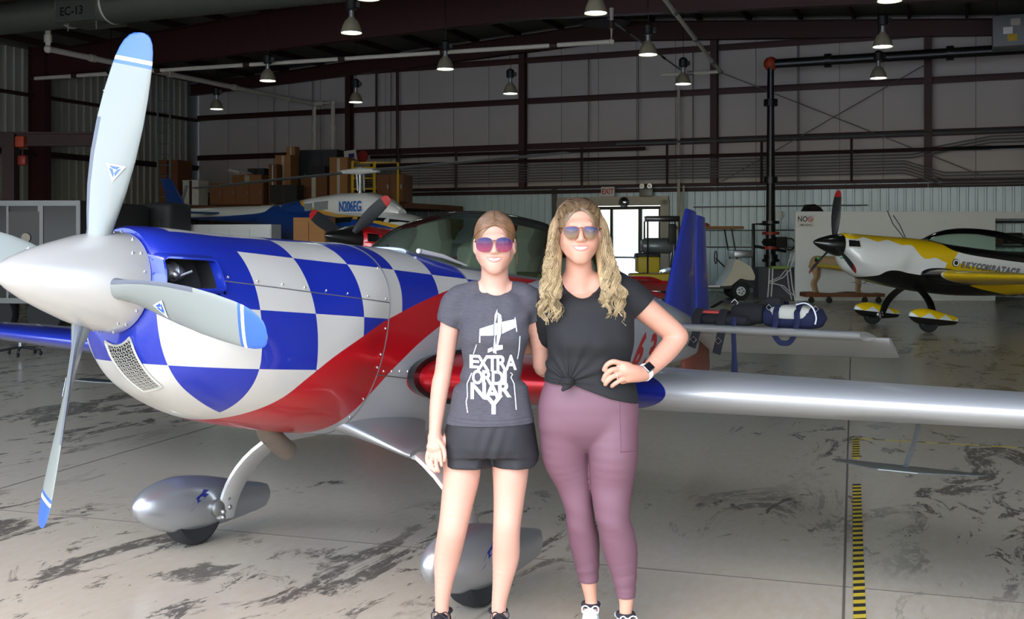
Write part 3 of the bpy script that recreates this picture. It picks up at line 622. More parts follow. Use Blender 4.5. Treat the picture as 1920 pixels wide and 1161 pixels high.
# registration on the rear fuselage and swift marks on the wheel pants
for s in (1,):
    for ch, x0 in (('6', 4.42), ('3', 4.66), ('P', 4.90)):
        M = Matrix(((-1, 0, 0, -x0*-1*-1), (0, 0, 1, 0), (0, 1, 0, 0), (0, 0, 0, 1)))
        t = text(ch, .34, 'decal_red', 'registration_letter', FU, None, .001, .03, .9); me = t.data
        bm = bmesh.new(); bm.from_mesh(me)
        for _ in range(3):
            es = [e for e in bm.edges if e.calc_length() > .03]
            if es: bmesh.ops.subdivide_edges(bm, edges=es, cuts=1); bmesh.ops.triangulate(bm, faces=bm.faces)
        for v in bm.verts:
            x = x0+v.co.x; z = -.185+v.co.y; v.co = (-x, side_y(x, z, .004+v.co.z), z)
        bm.to_mesh(me); bm.free()
mat('swift_blue', srgb(24, 34, 110), .4)
for s in (1, -1):
    q = [(-.02, -.05), (.0, -.03), (.03, .0), (.06, .012), (.09, .03), (.07, .034), (.095, .045), (.065, .05), (.05, .035), (.02, .02), (.0, -.005)]
    def pz(dx, dz):
        a = np.interp(dx, [-.3, -.15, -.03, .12, .28], [.006, .095, .108, .10, .078]); b = np.interp(dx, [-.3, -.15, -.03, .12, .28], [.006, .125, .15, .145, .118])
        return (1.36+dx, 0, -1.09-dx*.03+dz, a*math.sqrt(max(0, 1-(dz/b)**2)))
    for side in (1,):
        pts = [pz(a*1.25-.04, b*1.25+.02) for a, b in q]; y0 = s*.905
        PP('swift_mark', G().add([(x, y0+side*(w+.002), z) for x, _, z, w in pts], [tuple(range(len(pts)))]), 'swift_blue', [c for c in PL.children if c.name.startswith('wheel_pant')][0 if s == 1 else 1], 0)
# maker's triangle on each blade
for k in range(4):
    a = .179+PI/2*k; b = math.radians(35.5); r0 = .43; R_ = Matrix(((1, 0, 0), (0, math.cos(a), math.sin(a)), (0, -math.sin(a), math.cos(a))))
    LE = Vector((-math.sin(b), -math.cos(b), 0)); NR = Vector((-math.cos(b), math.sin(b), 0))
    def bp(c, r, o): return R_ @ (LE*(c-.008)+NR*(.0165+o)+Vector((0, 0, r0+r)))
    for nm, mt, k2, o in (('blade_emblem', 'decal_white', 1, 0), ('emblem_inlay', 'blade_blue', .78, .0012)):
        tri = [(.038*k2, .022*k2), (-.038*k2, .022*k2), (0, -.044*k2)]
        if nm == 'blade_emblem': par = PP(nm, G().loft([[bp(c, r, o) for c, r in tri], [bp(c, r, o+.0008) for c, r in tri]]), mt, BL[k], 0)
        else:
            for q in range(3):
                p0, p1 = tri[q], tri[(q+1) % 3]; c0 = (0, 0)
                sh = [(lerp(p0[0], 0, .12), lerp(p0[1], 0, .12)), (lerp(p1[0], p0[0], .18), lerp(p1[1], p0[1], .18)), (lerp(p1[0], 0, .75), lerp(p1[1], 0, .75)), (lerp(p0[0], 0, .65), lerp(p0[1], 0, .65))]
                par2 = PP(nm, G().loft([[bp(c, r, o) for c, r in sh], [bp(c, r, o+.0006) for c, r in sh]]), mt, BL[k], 0)
# ---------------------------------------------------------------- the yellow and the red aeroplane
m2 = dict(spin='black_gloss', boot=0, tip='red', blade=['blade_black', 'blade_boot', 'decal_red', 'decal_white'], fus='yellow_white_black_paint', rim='white_gloss', wing_l='yellow_wing_paint', wing_r='yellow_wing_paint', fair='black_gloss', leg='black_gloss', pant='pants_paint', glass='canopy_glass', cframe='black_gloss', stab='yellow_paint', fin='yellow_paint', rud2='black_gloss')
PY, PPY, FY, BY = build_plane('aerobatic_aeroplane', 'yellow, white and black aerobatic aeroplane with black three-blade propeller beside white partition', (5.70, 19.35, 1.50), 1.36, .115, 3, -.03, m2)
mat('letter_grey', srgb(150, 150, 156), .4)
for ch, x0, sz in [(c, 2.30+i*.105, .13) for i, c in enumerate('SKYCOMBATACE')]:
    t = text(ch, sz, 'letter_grey', 'lettering', FY, None, .002, .02, .9, shear=.2); me = t.data
    ol = text(ch, sz*1.05, 'black_gloss', 'lettering_outline', FY, None, .001, .075, .9, shear=.2)
    for mm, o in ((me, .011), (ol.data, .007)):
        for v in mm.vertices:
            x = x0+v.co.x; z = -.10+v.co.y-.0*(x0-2.3); v.co = (-x, side_y(x, z, o+v.co.z), z)
PPY('emblem', G().lathe([(.075, 0), (.07, .008), (.02, .01)], (2.16, side_y(2.16, -.08)+.004, -.08), 'Y', 16), 'black_gloss', FY); PPY('emblem', G().torus((2.16, side_y(2.16, -.08)+.01, -.08), .05, .014, 'Y', 16), 'decal_white', FY)
for k in range(3):
    a = -.03+2*PI/3*k; p = [(0, .03), (.03, -.03), (-.03, -.03)]; R_ = Matrix(((1, 0, 0), (0, math.cos(a), math.sin(a)), (0, -math.sin(a), math.cos(a))))
    PPY('blade_emblem', G().add([R_ @ Vector((-.06-y*.7, y, .5+z)) for y, z in p], [(0, 1, 2)]), 'green_decal', BY[k], 0)
PPY('antenna', G().tube([(1.35, .0, .27), (1.1, 0, .5), (.95, .02, .72)], .008, 5), 'black_gloss'); PPY('antenna', G().tube([(1.45, -.1, .27), (1.3, -.1, .5), (1.15, -.1, .66)], .008, 5), 'black_gloss')
PPY('tip_camera', G().rbox((1.75, -3.9, -.16), (.1, .07, .08), .01), 'black_gloss')
m3 = dict(m2); m3.update(fus='red_paint', rim='red_paint', wing_l='red_paint', wing_r='red_paint', pant='red_paint', stab='red_paint', fin='red_paint', rud2='red_paint', fair='red_paint')
PR, PPR, FR, BR = build_plane('aerobatic_aeroplane', 'bright red aeroplane with black spinner and red-tipped blades behind the checkered cowl', (-2.30, 15.3, 1.60), .72, .13, 3, .95, m3, False, -.2)
# ================================================================ the two people
def smin(a, b, k):
    h = np.maximum(k-np.abs(a-b), 0)/k; return np.minimum(a, b)-h*h*k*.25
def catmull(Q, m):
    n = len(Q); out = []
    for i in range(n-1):
        p0, p1, p2, p3 = Q[max(0, i-1)], Q[i], Q[i+1], Q[min(n-1, i+2)]
        for j in range(m):
            t = j/m; out.append(.5*((2*p1)+(p2-p0)*t+(2*p0-5*p1+4*p2-p3)*t*t+(3*p1-p0-3*p2+p3)*t**3))
    out.append(Q[-1]); return np.array(out)
class SDF:
    def __init__(s, lo, hi, res):
        s.lo = np.array(lo, float); s.res = res; s.n = np.ceil((np.array(hi)-s.lo)/res).astype(int)+1
        s.f = np.full(s.n, 1.0, np.float32); s.ax = [s.lo[i]+res*np.arange(s.n[i]) for i in range(3)]
    def win(s, lo, hi):
        a = np.clip(np.floor((np.array(lo)-s.lo)/s.res).astype(int), 0, s.n); b = np.clip(np.ceil((np.array(hi)-s.lo)/s.res).astype(int)+1, 0, s.n)
        sl = tuple(slice(a[i], b[i]) for i in range(3))
        X = np.meshgrid(*[s.ax[i][sl[i]] for i in range(3)], indexing='ij'); return sl, X
    def put(s, sl, d, k, op):
        d = d.astype(np.float32)
        if op == 'add': s.f[sl] = smin(s.f[sl], d, k)
        elif op == 'sub': s.f[sl] = -smin(-s.f[sl], d, k)
        elif op == 'cut': s.f[sl] = -smin(-s.f[sl], -d, k)
    def cone(s, a, b, ra, rb, k=.015, op='add', sy=1.0):
        a = np.array(a, float); b = np.array(b, float); m = max(ra, rb)+k+.02
        sl, (X, Y, Z) = s.win(np.minimum(a, b)-m, np.maximum(a, b)+m)
        if X.size == 0: return
        ab = b-a; L2 = max(1e-9, ab@ab); t = np.clip(((X-a[0])*ab[0]+(Y-a[1])*ab[1]+(Z-a[2])*ab[2])/L2, 0, 1)
        d = np.sqrt((X-a[0]-t*ab[0])**2+((Y-a[1]-t*ab[1])/sy)**2+(Z-a[2]-t*ab[2])**2)-(ra+(rb-ra)*t); s.put(sl, d, k, op)
    def poly(s, Q, k, sy=1.0):
        P = Q[:, :3]; m = Q[:, 3].max()+k+.02; sl, (X, Y, Z) = s.win(P.min(0)-m, P.max(0)+m)
        if X.size == 0: return
        D = np.full(X.shape, 9, np.float32)
        for a, b in zip(Q[:-1], Q[1:]):
            mm = max(a[3], b[3])+k+.02; lo = np.minimum(a[:3], b[:3])-mm; hi = np.maximum(a[:3], b[:3])+mm
            i0 = [np.searchsorted(g, l) for g, l in zip((X[:, 0, 0], Y[0, :, 0], Z[0, 0, :]), lo)]; i1 = [np.searchsorted(g, h) for g, h in zip((X[:, 0, 0], Y[0, :, 0], Z[0, 0, :]), hi)]
            w = tuple(slice(p, q) for p, q in zip(i0, i1)); x, y, z = X[w], Y[w], Z[w]
            if x.size == 0: continue
            ab = b[:3]-a[:3]; L2 = max(1e-9, ab@ab); t = np.clip(((x-a[0])*ab[0]+(y-a[1])*ab[1]+(z-a[2])*ab[2])/L2, 0, 1)
            d = np.sqrt((x-a[0]-t*ab[0])**2+((y-a[1]-t*ab[1])/sy)**2+(z-a[2]-t*ab[2])**2)-(a[3]+(b[3]-a[3])*t); D[w] = smin(D[w], d.astype(np.float32), .002)
        s.put(sl, D, k, 'add')
    def ell(s, c, r, k=.015, op='add', R=None):
        c = np.array(c, float); r = np.array(r, float); m = max(r)+k+.02
        sl, (X, Y, Z) = s.win(c-m, c+m)
        if X.size == 0: return
        P = [X-c[0], Y-c[1], Z-c[2]]
        if R is not None: P = [R[0][i]*P[0]+R[1][i]*P[1]+R[2][i]*P[2] for i in range(3)]
        k0 = np.sqrt(sum((P[i]/r[i])**2 for i in range(3))); k1 = np.sqrt(sum((P[i]/r[i]**2)**2 for i in range(3)))+1e-9; s.put(sl, k0*(k0-1)/k1, k, op)
    def torso(s, rows, k=.02, op='add', grow=0):
        R = np.array(sorted(rows), float); sl, (X, Y, Z) = s.win((R[:, 1]-R[:, 3]).min()-.08*np.ones(1).repeat(1)[0] if 0 else np.array([(R[:, 1]-R[:, 3]).min()-.08, (R[:, 2]-R[:, 4]).min()-.08, R[0, 0]-.06]), np.array([(R[:, 1]+R[:, 3]).max()+.08, (R[:, 2]+R[:, 4]).max()+.08, R[-1, 0]+.06]))
        z = Z[0, 0, :]; T = smooth_table(np.clip(z, R[0, 0], R[-1, 0]), R); cx, cy, a, b = [T[:, i][None, None, :] for i in range(4)]; a = a+grow; b = b+grow
        q = (np.abs((X-cx)/a)**2.3+np.abs((Y-cy)/b)**2.3)**(1/2.3); d = (q-1)*np.minimum(a, b)
        dz = np.maximum(np.maximum(R[0, 0]-Z, Z-R[-1, 0]), 0); d = np.where(dz > 0, np.sqrt(np.maximum(d, 0)**2+dz**2), d); s.put(sl, d, k, op)
    def plane(s, p, n, k=.006):       # keep the side the normal points away from
        n = np.array(n, float); n /= np.linalg.norm(n); X, Y, Z = np.meshgrid(*s.ax, indexing='ij', sparse=True)
        d = ((X-p[0])*n[0]+(Y-p[1])*n[1]+(Z-p[2])*n[2]).astype(np.float32); s.f = -smin(-s.f, -d, k)
    def wrinkle(s, fn):
        X, Y, Z = np.meshgrid(*s.ax, indexing='ij', sparse=True); m = np.abs(s.f) < .03
        d = np.broadcast_to(fn(X, Y, Z), s.f.shape); s.f[m] += d[m].astype(np.float32)
    def mesh(s, name, mats):
        f = s.f; o = f < 0; nx, ny, nz = f.shape
        c = np.zeros((nx-1, ny-1, nz-1), np.uint8)
        for dx in (0, 1):
            for dy in (0, 1):
                for dz in (0, 1): c += o[dx:nx-1+dx, dy:ny-1+dy, dz:nz-1+dz]
        I = np.argwhere((c > 0) & (c < 8)); idx = np.full(c.shape, -1, np.int32); idx[I[:, 0], I[:, 1], I[:, 2]] = np.arange(len(I))
        acc = np.zeros((len(I), 3)); cnt = np.zeros(len(I)); C = [(a, b, d) for a in (0, 1) for b in (0, 1) for d in (0, 1)]
        for p in C:
            for ax in range(3):
                if p[ax]: continue
                q = list(p); q[ax] = 1
                fa = f[I[:, 0]+p[0], I[:, 1]+p[1], I[:, 2]+p[2]]; fb = f[I[:, 0]+q[0], I[:, 1]+q[1], I[:, 2]+q[2]]; m = (fa < 0) != (fb < 0)
                t = np.where(m, fa/np.where(m, fa-fb, 1), 0); P = np.array(p, float)[None].repeat(len(I), 0); P[:, ax] += t; acc[m] += P[m]; cnt[m] += 1
        V = (I+acc/cnt[:, None])*s.res+s.lo; Q = []
        for ax in range(3):
            A = [slice(None)]*3; B = [slice(None)]*3; A[ax] = slice(0, -1); B[ax] = slice(1, None)
            sa = o[tuple(A)]; sb = o[tuple(B)]; E = np.argwhere(sa != sb); b1, b2 = [(1, 2), (2, 0), (0, 1)][ax]
            E = E[(E[:, b1] > 0) & (E[:, b2] > 0) & (E[:, b1] < f.shape[b1]-1) & (E[:, b2] < f.shape[b2]-1)]
            def cell(d1, d2): q = E.copy(); q[:, b1] -= d1; q[:, b2] -= d2; return idx[q[:, 0], q[:, 1], q[:, 2]]
            q = np.stack([cell(1, 1), cell(0, 1), cell(0, 0), cell(1, 0)], 1); fl = ~sa[E[:, 0], E[:, 1], E[:, 2]]; q[fl] = q[fl][:, ::-1]; Q.append(q)
        Q = np.concatenate(Q); Q = Q[(Q >= 0).all(1)]
        for _ in range(2):      # light relaxation takes the grid steps out
            S = np.zeros_like(V); N = np.zeros(len(V))
            for i in range(4): np.add.at(S, Q[:, i], V[Q[:, (i+1) % 4]]); np.add.at(N, Q[:, i], 1)
            V = V*.55+.45*S/np.maximum(N, 1)[:, None]
        me = bpy.data.meshes.new(name); me.vertices.add(len(V)); me.vertices.foreach_set('co', V.ravel())
        me.loops.add(len(Q)*4); me.loops.foreach_set('vertex_index', Q.ravel().astype(np.int32)); me.polygons.add(len(Q))
        me.polygons.foreach_set('loop_start', np.arange(0, len(Q)*4, 4, dtype=np.int32)); me.update(calc_edges=True); me.validate()
        me.polygons.foreach_set('use_smooth', [True]*len(me.polygons))
        for m in (mats if isinstance(mats, list) else [mats]): me.materials.append(MATS[m])
        return me
def mobj(name, me, parent): o = bpy.data.objects.new(name, me); COL.objects.link(o); o.parent = parent; return o
def skin(name, c):
    m = bpy.data.materials.new(name); t = NT(m); MATS[name] = m; a = t.noise(9, 3); b = t.noise(60, 3)
    t.set(col=t.mix(a, c, tuple(x*k for x, k in zip(c, (.98, .90, .87)))), rough=.48, sss=.12, spec=.4); t.b.inputs['Subsurface Scale'].default_value = .012
    t.b.inputs['Subsurface Radius'].default_value = (1, .35, .2); t.bump(b, .05, .001)
skin('skin_fair', srgb(202, 154, 133)); skin('skin_warm', srgb(197, 146, 122))
def heather():
    m = bpy.data.materials.new('heather_grey'); t = NT(m); MATS['heather_grey'] = m; a = t.noise(45, 4, .7, (1, 1, 7)); b = t.noise(260, 2)
    t.set(col=t.mix(a, srgb(48, 47, 52), srgb(86, 83, 88)), rough=.9); t.bump(b, .15, .001)
heather()
mat('black_knit', srgb(17, 16, 16), .8, var=.12, vs=40, bump=.12, bs=220); mat('black_shorts', srgb(27, 24, 27), .65, var=.1, vs=20, bump=.08, bs=160)
mat('mauve_leggings', srgb(104, 70, 80), .6, var=.05, vs=10, bump=.05, bs=300); mat('seam_mauve', srgb(84, 56, 66), .6)
mat('lip', srgb(192, 122, 108), .4, var=.05); mat('teeth', srgb(244, 240, 232), .25, var=.02); mat('mouth_dark', srgb(90, 36, 34), .6); mat('eye_white', srgb(236, 234, 230), .2)
mat('shirt_print', srgb(232, 240, 246), .7, var=.02); mat('shoe_black', srgb(28, 27, 32), .75, bump=.2, bs=200); mat('shoe_white', srgb(214, 220, 220), .7, bump=.2, bs=200); mat('shoe_sole', srgb(226, 226, 222), .6); mat('lace_white', srgb(240, 242, 242), .7); mat('sock_dark', srgb(34, 34, 42), .9)
mat('watch_black', srgb(18, 20, 26), .12, coat=.5); mat('watch_band', srgb(236, 236, 234), .6)
def hairmat(name, root, mid, tip, zr, zt):
    m = bpy.data.materials.new(name); t = NT(m); MATS[name] = m; z = t.obj()[2]; n = t.noise(38, 3, .6, (1, 1, .25)); k = t.ramp(t.m('ADD', z, t.m('MULTIPLY', n, .06)), zt+.03, zr+.03)
    c = t.mix(k, tip, mid); c = t.mix(t.ramp(k, .72, 1), c, root); c = t.mix(t.ramp(n, .35, .7), tuple(0.8*x for x in mid), c) if 0 else t.mix(t.m('MULTIPLY', t.ramp(n, .42, .66), .55), c, tuple(.42*x for x in mid)); t.set(col=c, rough=.42, spec=.5)
def gradlens(name, c0, c1, z0, z1, refl):
    m = bpy.data.materials.new(name); t = NT(m); MATS[name] = m; z = t.obj()[2]
    t.set(col=t.mix(t.ramp(z, z0, z1), c0, c1), rough=.05, metal=refl, spec=.22, coat=.0)
class Fig:
    def __init__(s, name, label, D, xc):
        s.D = D; s.s = F_PX/D; s.X0 = (xc-960)/s.s; s.root = thing(name, label, 'person', (s.X0, D, 0))
    def u(s, px, py, dy=0):
        k = F_PX/(s.D+dy); return np.array([(px-960)/k-s.X0, dy, EYE-(py-HORIZ)/k])
    def chain(s, S, pts, k=.012, grow=0, sy=1):
        Q = np.array([list(s.u(p[0], p[1], p[2]))+[p[3]/s.s+grow] for p in pts]); n = len(Q)
        if n > 2: t = np.linspace(0, n-1, (n-1)*4+1); Q = smooth_table(t, np.concatenate([np.arange(n)[:, None], Q], 1)) if 0 else catmull(Q, 4)
        S.poly(Q, k, sy)
    def rows(s, rr, grow=0):        # (py, left px, right px, half depth, dy)
        out = []
        for py, l, r, b, dy in rr:
            p = s.u((l+r)/2, py, dy); out.append((p[2], p[0], dy, (r-l)/2/s.s*(s.D+dy)/s.D+grow, b+grow))
        return out
def head(S, c, k=1.0, hw=1.0, jaw=1.0):
    c = np.array(c)
    def p(x, y, z): return c+np.array([x*hw, y, z])*k
    S.ell(p(0, .02, .025), np.array([.074*hw, .095, .092])*k, .02); S.ell(p(0, -.028, -.028), np.array([.059*hw, .066, .082])*k, .03)
    for s_ in (-1, 1):
        S.cone(p(s_*.051, .0, -.048), p(s_*.010, -.066, -.100*jaw), .020*k, .0155*k, .042); S.ell(p(s_*.037, -.062, -.032), np.array([.024, .022, .026])*k, .03)
        S.ell(p(s_*.080, .014, -.010), np.array([.011, .02, .033])*k, .008); S.ell(p(s_*.089, .006, -.008), np.array([.006, .011, .018])*k, .006, 'sub')
    S.cone(p(-.006, -.071, -.104*jaw), p(.006, -.071, -.104*jaw), .0135*k, .0135*k, .02)
    S.cone(p(-.032, -.078, .022), p(.032, -.078, .022), .013*k, .013*k, .022)
    for s_ in (-1, 1): S.ell(p(s_*.031, -.103, .0), np.array([.015, .014, .011])*k, .014, 'sub')
    S.cone(p(0, -.088, .014), p(0, -.112, -.028), .0072*k, .0105*k, .012)
    for s_ in (-1, 1): S.ell(p(s_*.0115, -.102, -.032), np.array([.0075, .0085, .0065])*k, .009)
    S.ell(p(0, -.072, -.064), np.array([.03, .026, .03])*k, .025)
    S.ell(p(0, -.104, -.060), np.array([.033, .013, .0078])*k, .004, 'sub')            # the open smile
    S.cone(p(0, .022, -.07), p(0, .045, -.20), .052*k/k**2.4, .058, .03)
    return p
def face_parts(fig, body, p, k, lens, frame, shape, glow=None):
    root = fig.root; bv = BVHTree.FromPolygons([v.co for v in body.vertices], [q.vertices for q in body.polygons])
    def fy(x, z):
        h = bv.ray_cast(Vector((x, -1.5, z)), Vector((0, 1, 0))); return h[0].y if h[0] else 0
    mp = p(0, -.1, -.0665)
    def mz(a): return -.0625+.0105*a*a
    def my(a): x = p(.033*a, 0, 0)[0]; return (fy(x, p(0, 0, mz(a)+.0145)[2])+fy(x, p(0, 0, mz(a)-.0145)[2]))/2
    Y_ = [my(a) for a in np.linspace(-1, 1, 17)]; Y_ = np.convolve(np.r_[Y_[0], Y_, Y_[-1]], [.25, .5, .25], 'valid')
    myy = lambda a: float(np.interp(a, np.linspace(-1, 1, 17), Y_))
    G().loft([[(p(.030*a, 0, 0)[0], myy(a*.92)+.0016, p(0, 0, mz(a*.92)+b*(1-.8*a*a))[2]) for a in np.linspace(-1, 1, 15)] for b in (-.0046, -.002, .002, .0062)], False, False).obj('teeth', 'teeth', root)
    for sg in (1, -1):
        pts = []; rr = []
        for a in np.linspace(-1, 1, 19):
            off = (.0080 if sg > 0 else -.0066)*(1-a*a)**.8-(.0010*math.exp(-(a/.12)**2) if sg > 0 else 0)
            pts.append((p(.0345*a, 0, 0)[0], myy(a)-.0003+.0012*abs(a)**4, p(0, 0, mz(a)+off)[2])); rr.append(((.0020 if sg > 0 else .0030)*(1-abs(a)**2.2)+.0007)*k)
        G().tube(pts, rr, 8).obj('lip', 'lip', root)
    for s_ in (-1, 1): G().ball(tuple(p(s_*.031, -.082, .0)), .0115*k, 12).obj('eye', 'eye_white', root)
    gl = bpy.data.objects.new('sunglasses', None); COL.objects.link(gl); gl.parent = root
    sp_ = np.array(list(shape)+[shape[0]]); n_ = len(shape); Q_ = np.array([shape[(i) % n_] for i in range(-1, n_+3)]); shape = [tuple(q) for q in catmull(Q_, 4)[4:4+4*n_]]
    for s_ in (-1, 1):
        out = [p(s_*x, -.108-.004+abs(x)*.0+max(0, abs(x)-.035)**1.2*.55, z) for x, z in shape]
        cen = np.mean(out, axis=0)+np.array([0, -.003, 0])
        rings = [[tuple(cen+(q-cen)*t+np.array([0, -.0035*(1-t*t), 0])) for q in out] for t in (1, .75, .5, .25, .02)]
        G().loft(rings, True).obj('lens', lens, gl); G().tube([tuple(q) for q in out]+[tuple(out[0])], .0009*k, 5).obj('rim', frame, gl)
        o0 = out[np.argmax([s_*q[0]-abs(q[2]-out[0][2])*0 for q in out])]; G().tube([tuple(o0+np.array([0, 0, .006])), tuple(p(s_*.079, -.07, .010)), tuple(p(s_*.0815, .01, .008)), tuple(p(s_*.078, .03, -.01))], .0022*k, 5).obj('temple', frame, gl)
    xs = min(abs(x) for x, z in shape)
    G().tube([tuple(p(-xs-.001, -.110, .010)), tuple(p(0, -.1145, .013)), tuple(p(xs+.001, -.110, .010))], .0018*k, 6).obj('bridge', frame, gl)
    return bv, gl
def project_print(fig, verts, faces, bv, name, parent, off=.0035):
    bm = bmesh.new(); vs = [bm.verts.new((v[0], 0, v[1])) for v in verts]
    for f in faces:
        try: bm.faces.new([vs[i] for i in f])
        except ValueError: pass
    bmesh.ops.triangulate(bm, faces=bm.faces)
    for _ in range(4):
        es = [e for e in bm.edges if e.calc_length() > .012]
        if not es: break
        bmesh.ops.subdivide_edges(bm, edges=es, cuts=1); bmesh.ops.triangulate(bm, faces=bm.faces)
    for v in bm.verts:
        h = bv.ray_cast(Vector((v.co.x, -1.5, v.co.z)), Vector((0, 1, 0)))
        v.co.y = (h[0].y if h[0] else 0)-off
    me = bpy.data.meshes.new(name); bm.to_mesh(me); bm.free(); me.materials.append(MATS['shirt_print']); return mobj(name, me, parent)
def shoe(fig, px, py, dy, yaw, up, sole, lace, L=.255):
    a = fig.u(px, py, dy); root = bpy.data.objects.new('shoe', None); COL.objects.link(root); root.parent = fig.root; root.location = (a[0], dy, 0); root.rotation_euler = (0, 0, yaw); root.scale = (1.08, 1.08, 1.0)
    S = [(-.19, .022, .05), (-.175, .034, .062), (-.14, .043, .074), (-.09, .046, .092), (-.045, .043, .108), (-.015, .039, .114), (.03, .035, .112), (.055, .033, .11), (.066, .024, .095)]
    rings = [[(w*math.cos(t)*(1.0 if math.sin(t) < .2 else .82), y, .024+(h-.024)*max(0, math.sin(t))**.7 if math.sin(t) > 0 else .024) for t in (2*PI*j/20 for j in range(20))] for y, w, h in S]
    G().loft(rings).obj('upper', up, root, 60)
    so_ = [[(w*1.08*math.cos(t), y*1.03, z) for t in (0,) for z in (0,)] for y, w, h in S]
    out = [(w*1.1, y*1.03) for y, w, h in S]+[(-w*1.1, y*1.03) for y, w, h in S[::-1]]
    G().prism(out, .0, .028).obj('sole', sole, root, 30)
    G().torus((0, .018, .106), .031, .007, 'Z', 20, 8).obj('collar', up, root)
    for i in range(4):
        y = -.045-.024*i; z = np.interp(y, [-.14, -.09, -.045, -.01], [.076, .094, .11, .116]); G().tube([(-.026, y+.006, z-.012), (0, y, z+.003), (.026, y-.006, z-.012)], .003, 5).obj('lace', lace, root)
    for s_ in (-1, 1):
        G().tube([tuple(q) for q in catmull(np.array([(0, -.035, .105), (s_*.016, -.045, .122), (s_*.03, -.052, .118), (s_*.026, -.058, .098), (0, -.04, .102)]), 4)], .0024, 5).obj('lace_bow', lace, root)
def strands(name, paths, mat_, parent, r0, r1, n=4):
    V = []; F = []; base = 0
    for P, k in paths:
        P = np.asarray(P, float); m = len(P); T = np.gradient(P, axis=0); T /= np.linalg.norm(T, axis=1)[:, None]+1e-9
        N = np.cross(T, [.31, .17, .93]); N /= np.linalg.norm(N, axis=1)[:, None]+1e-9; B = np.cross(T, N); r = k*(r0+(r1-r0)*(np.arange(m)/(m-1))**1.6)*np.clip(.25+np.arange(m)/4, 0, 1)
        for j in range(n):
            a = 2*PI*j/n; V.append(P+(N*math.cos(a)+B*math.sin(a))*r[:, None])
        i = np.arange(m-1)
        for j in range(n):
            k2 = (j+1) % n; F.append(np.stack([base+j*m+i, base+k2*m+i, base+k2*m+i+1, base+j*m+i+1], 1))
        base += n*m
    V = np.concatenate(V); F = np.concatenate(F); me = bpy.data.meshes.new(name); me.vertices.add(len(V)); me.vertices.foreach_set('co', V.ravel()); me.loops.add(len(F)*4); me.loops.foreach_set('vertex_index', F.ravel().astype(np.int32)); me.polygons.add(len(F)); me.polygons.foreach_set('loop_start', np.arange(0, len(F)*4, 4, dtype=np.int32)); me.update(calc_edges=True)
    me.polygons.foreach_set('use_smooth', [True]*len(F)); me.materials.append(MATS[mat_]); return mobj(name, me, parent)
def bez(P, n):
    P = [np.array(q, float) for q in P]; out = []
    for t in np.linspace(0, 1, n):
        Q = P[:]
        while len(Q) > 1: Q = [a+(b-a)*t for a, b in zip(Q[:-1], Q[1:])]
        out.append(Q[0])
    return out
RES = .0036
# ---------------------------------------------------------------- the person in the grey print shirt
A = Fig('person', 'person in heather grey print T-shirt, black shorts and purple sunglasses', 4.38, 915)
u = A.u
hc = u(927.5, 457, -.02); S = SDF((-.30, -.20, .0), (.50, .40, 1.76), RES); pA = head(S, hc, 1.0, .97, .93)
trA = [(548, 900, 965, .06, .02), (560, 872, 990, .075, .015), (580, 866, 995, .09, .01), (610, 864, 995, .103, .0), (632, 864, 993, .115, -.008), (655, 866, 985, .105, 0), (690, 869, 976, .092, .005), (730, 852, 987, .10, .01), (770, 842, 996, .11, .015), (805, 842, 1000, .115, .02), (830, 845, 1000, .10, .02)]
S.torso([r[:3]+((r[3]-(.012 if q[0] < 640 else .026)), r[4]-(.012 if q[0] < 640 else .026)) for q, r in zip(trA, A.rows(trA))], .03)
A.chain(S, [(890, 548, .03, 20), (862, 558, .02, 21)], .03); A.chain(S, [(965, 548, .03, 20), (990, 558, .02, 21)], .03)
armR = [(851, 566, .015, 20), (844, 610, .02, 18.5), (838, 650, .025, 17.5), (831, 698, .03, 16), (826, 722, .02, 16.8), (820, 765, .0, 14.6), (815.5, 812, -.025, 11.2), (815, 822, -.03, 11.5)]
A.chain(S, armR, .02)
A.chain(S, [(997, 566, .02, 20), (1005, 610, .04, 18), (1013, 655, .07, 16.5), (1017, 690, .10, 15.5), (1045, 693, .15, 15), (1095, 690, .19, 11)], .02)
# hand hanging at the thigh
A.chain(S, [(815, 822, -.03, 12), (814.5, 840, -.042, 12.5)], .012, sy=.7); A.chain(S, [(806, 838, -.038, 6.5), (822, 840, -.048, 7)], .010)
for ch in ([(803.5, 846, -.035, 4.4), (800.5, 861, -.05, 3.9), (804, 874, -.066, 3.3), (808, 879, -.07, 3)], [(811, 850, -.045, 4.5), (808.5, 867, -.06, 4), (812, 880, -.074, 3.4), (816, 884, -.075, 3)], [(818.5, 850, -.05, 4.5), (817.5, 867, -.067, 4), (820.5, 880, -.078, 3.4), (823, 884, -.076, 3)], [(825.5, 846, -.052, 4.3), (826.5, 861, -.066, 3.8), (828, 873, -.07, 3.2)],
           [(822, 826, -.045, 5), (831, 840, -.068, 4.4), (834, 855, -.08, 3.8), (833, 864, -.08, 3.2)]): A.chain(S, ch, .0028)
lgR = [(866, 830, .02, 38), (866, 885, .01, 35), (859, 932, .0, 31), (850, 985, -.015, 27), (846, 1006, -.012, 26.3), (838, 1048, .012, 24.2), (832, 1096, .015, 17), (829, 1134, .02, 13.3), (829, 1160, .02, 13)]
lgL = [(957, 830, .02, 38), (957, 885, .01, 33.5), (954.5, 932, .0, 29), (951, 978, -.015, 25.8), (949.5, 1006, -.012, 25.2), (948.5, 1044, .012, 25.2), (942, 1090, .015, 18.5), (936, 1130, .02, 14.2), (935, 1158, .02, 13.6)]
A.chain(S, lgR, .03); A.chain(S, lgL, .03)
for kx, ky in ((850, 992), (950.5, 984)): S.ell(u(kx, ky, -.04), (.03, .022, .036), .03)
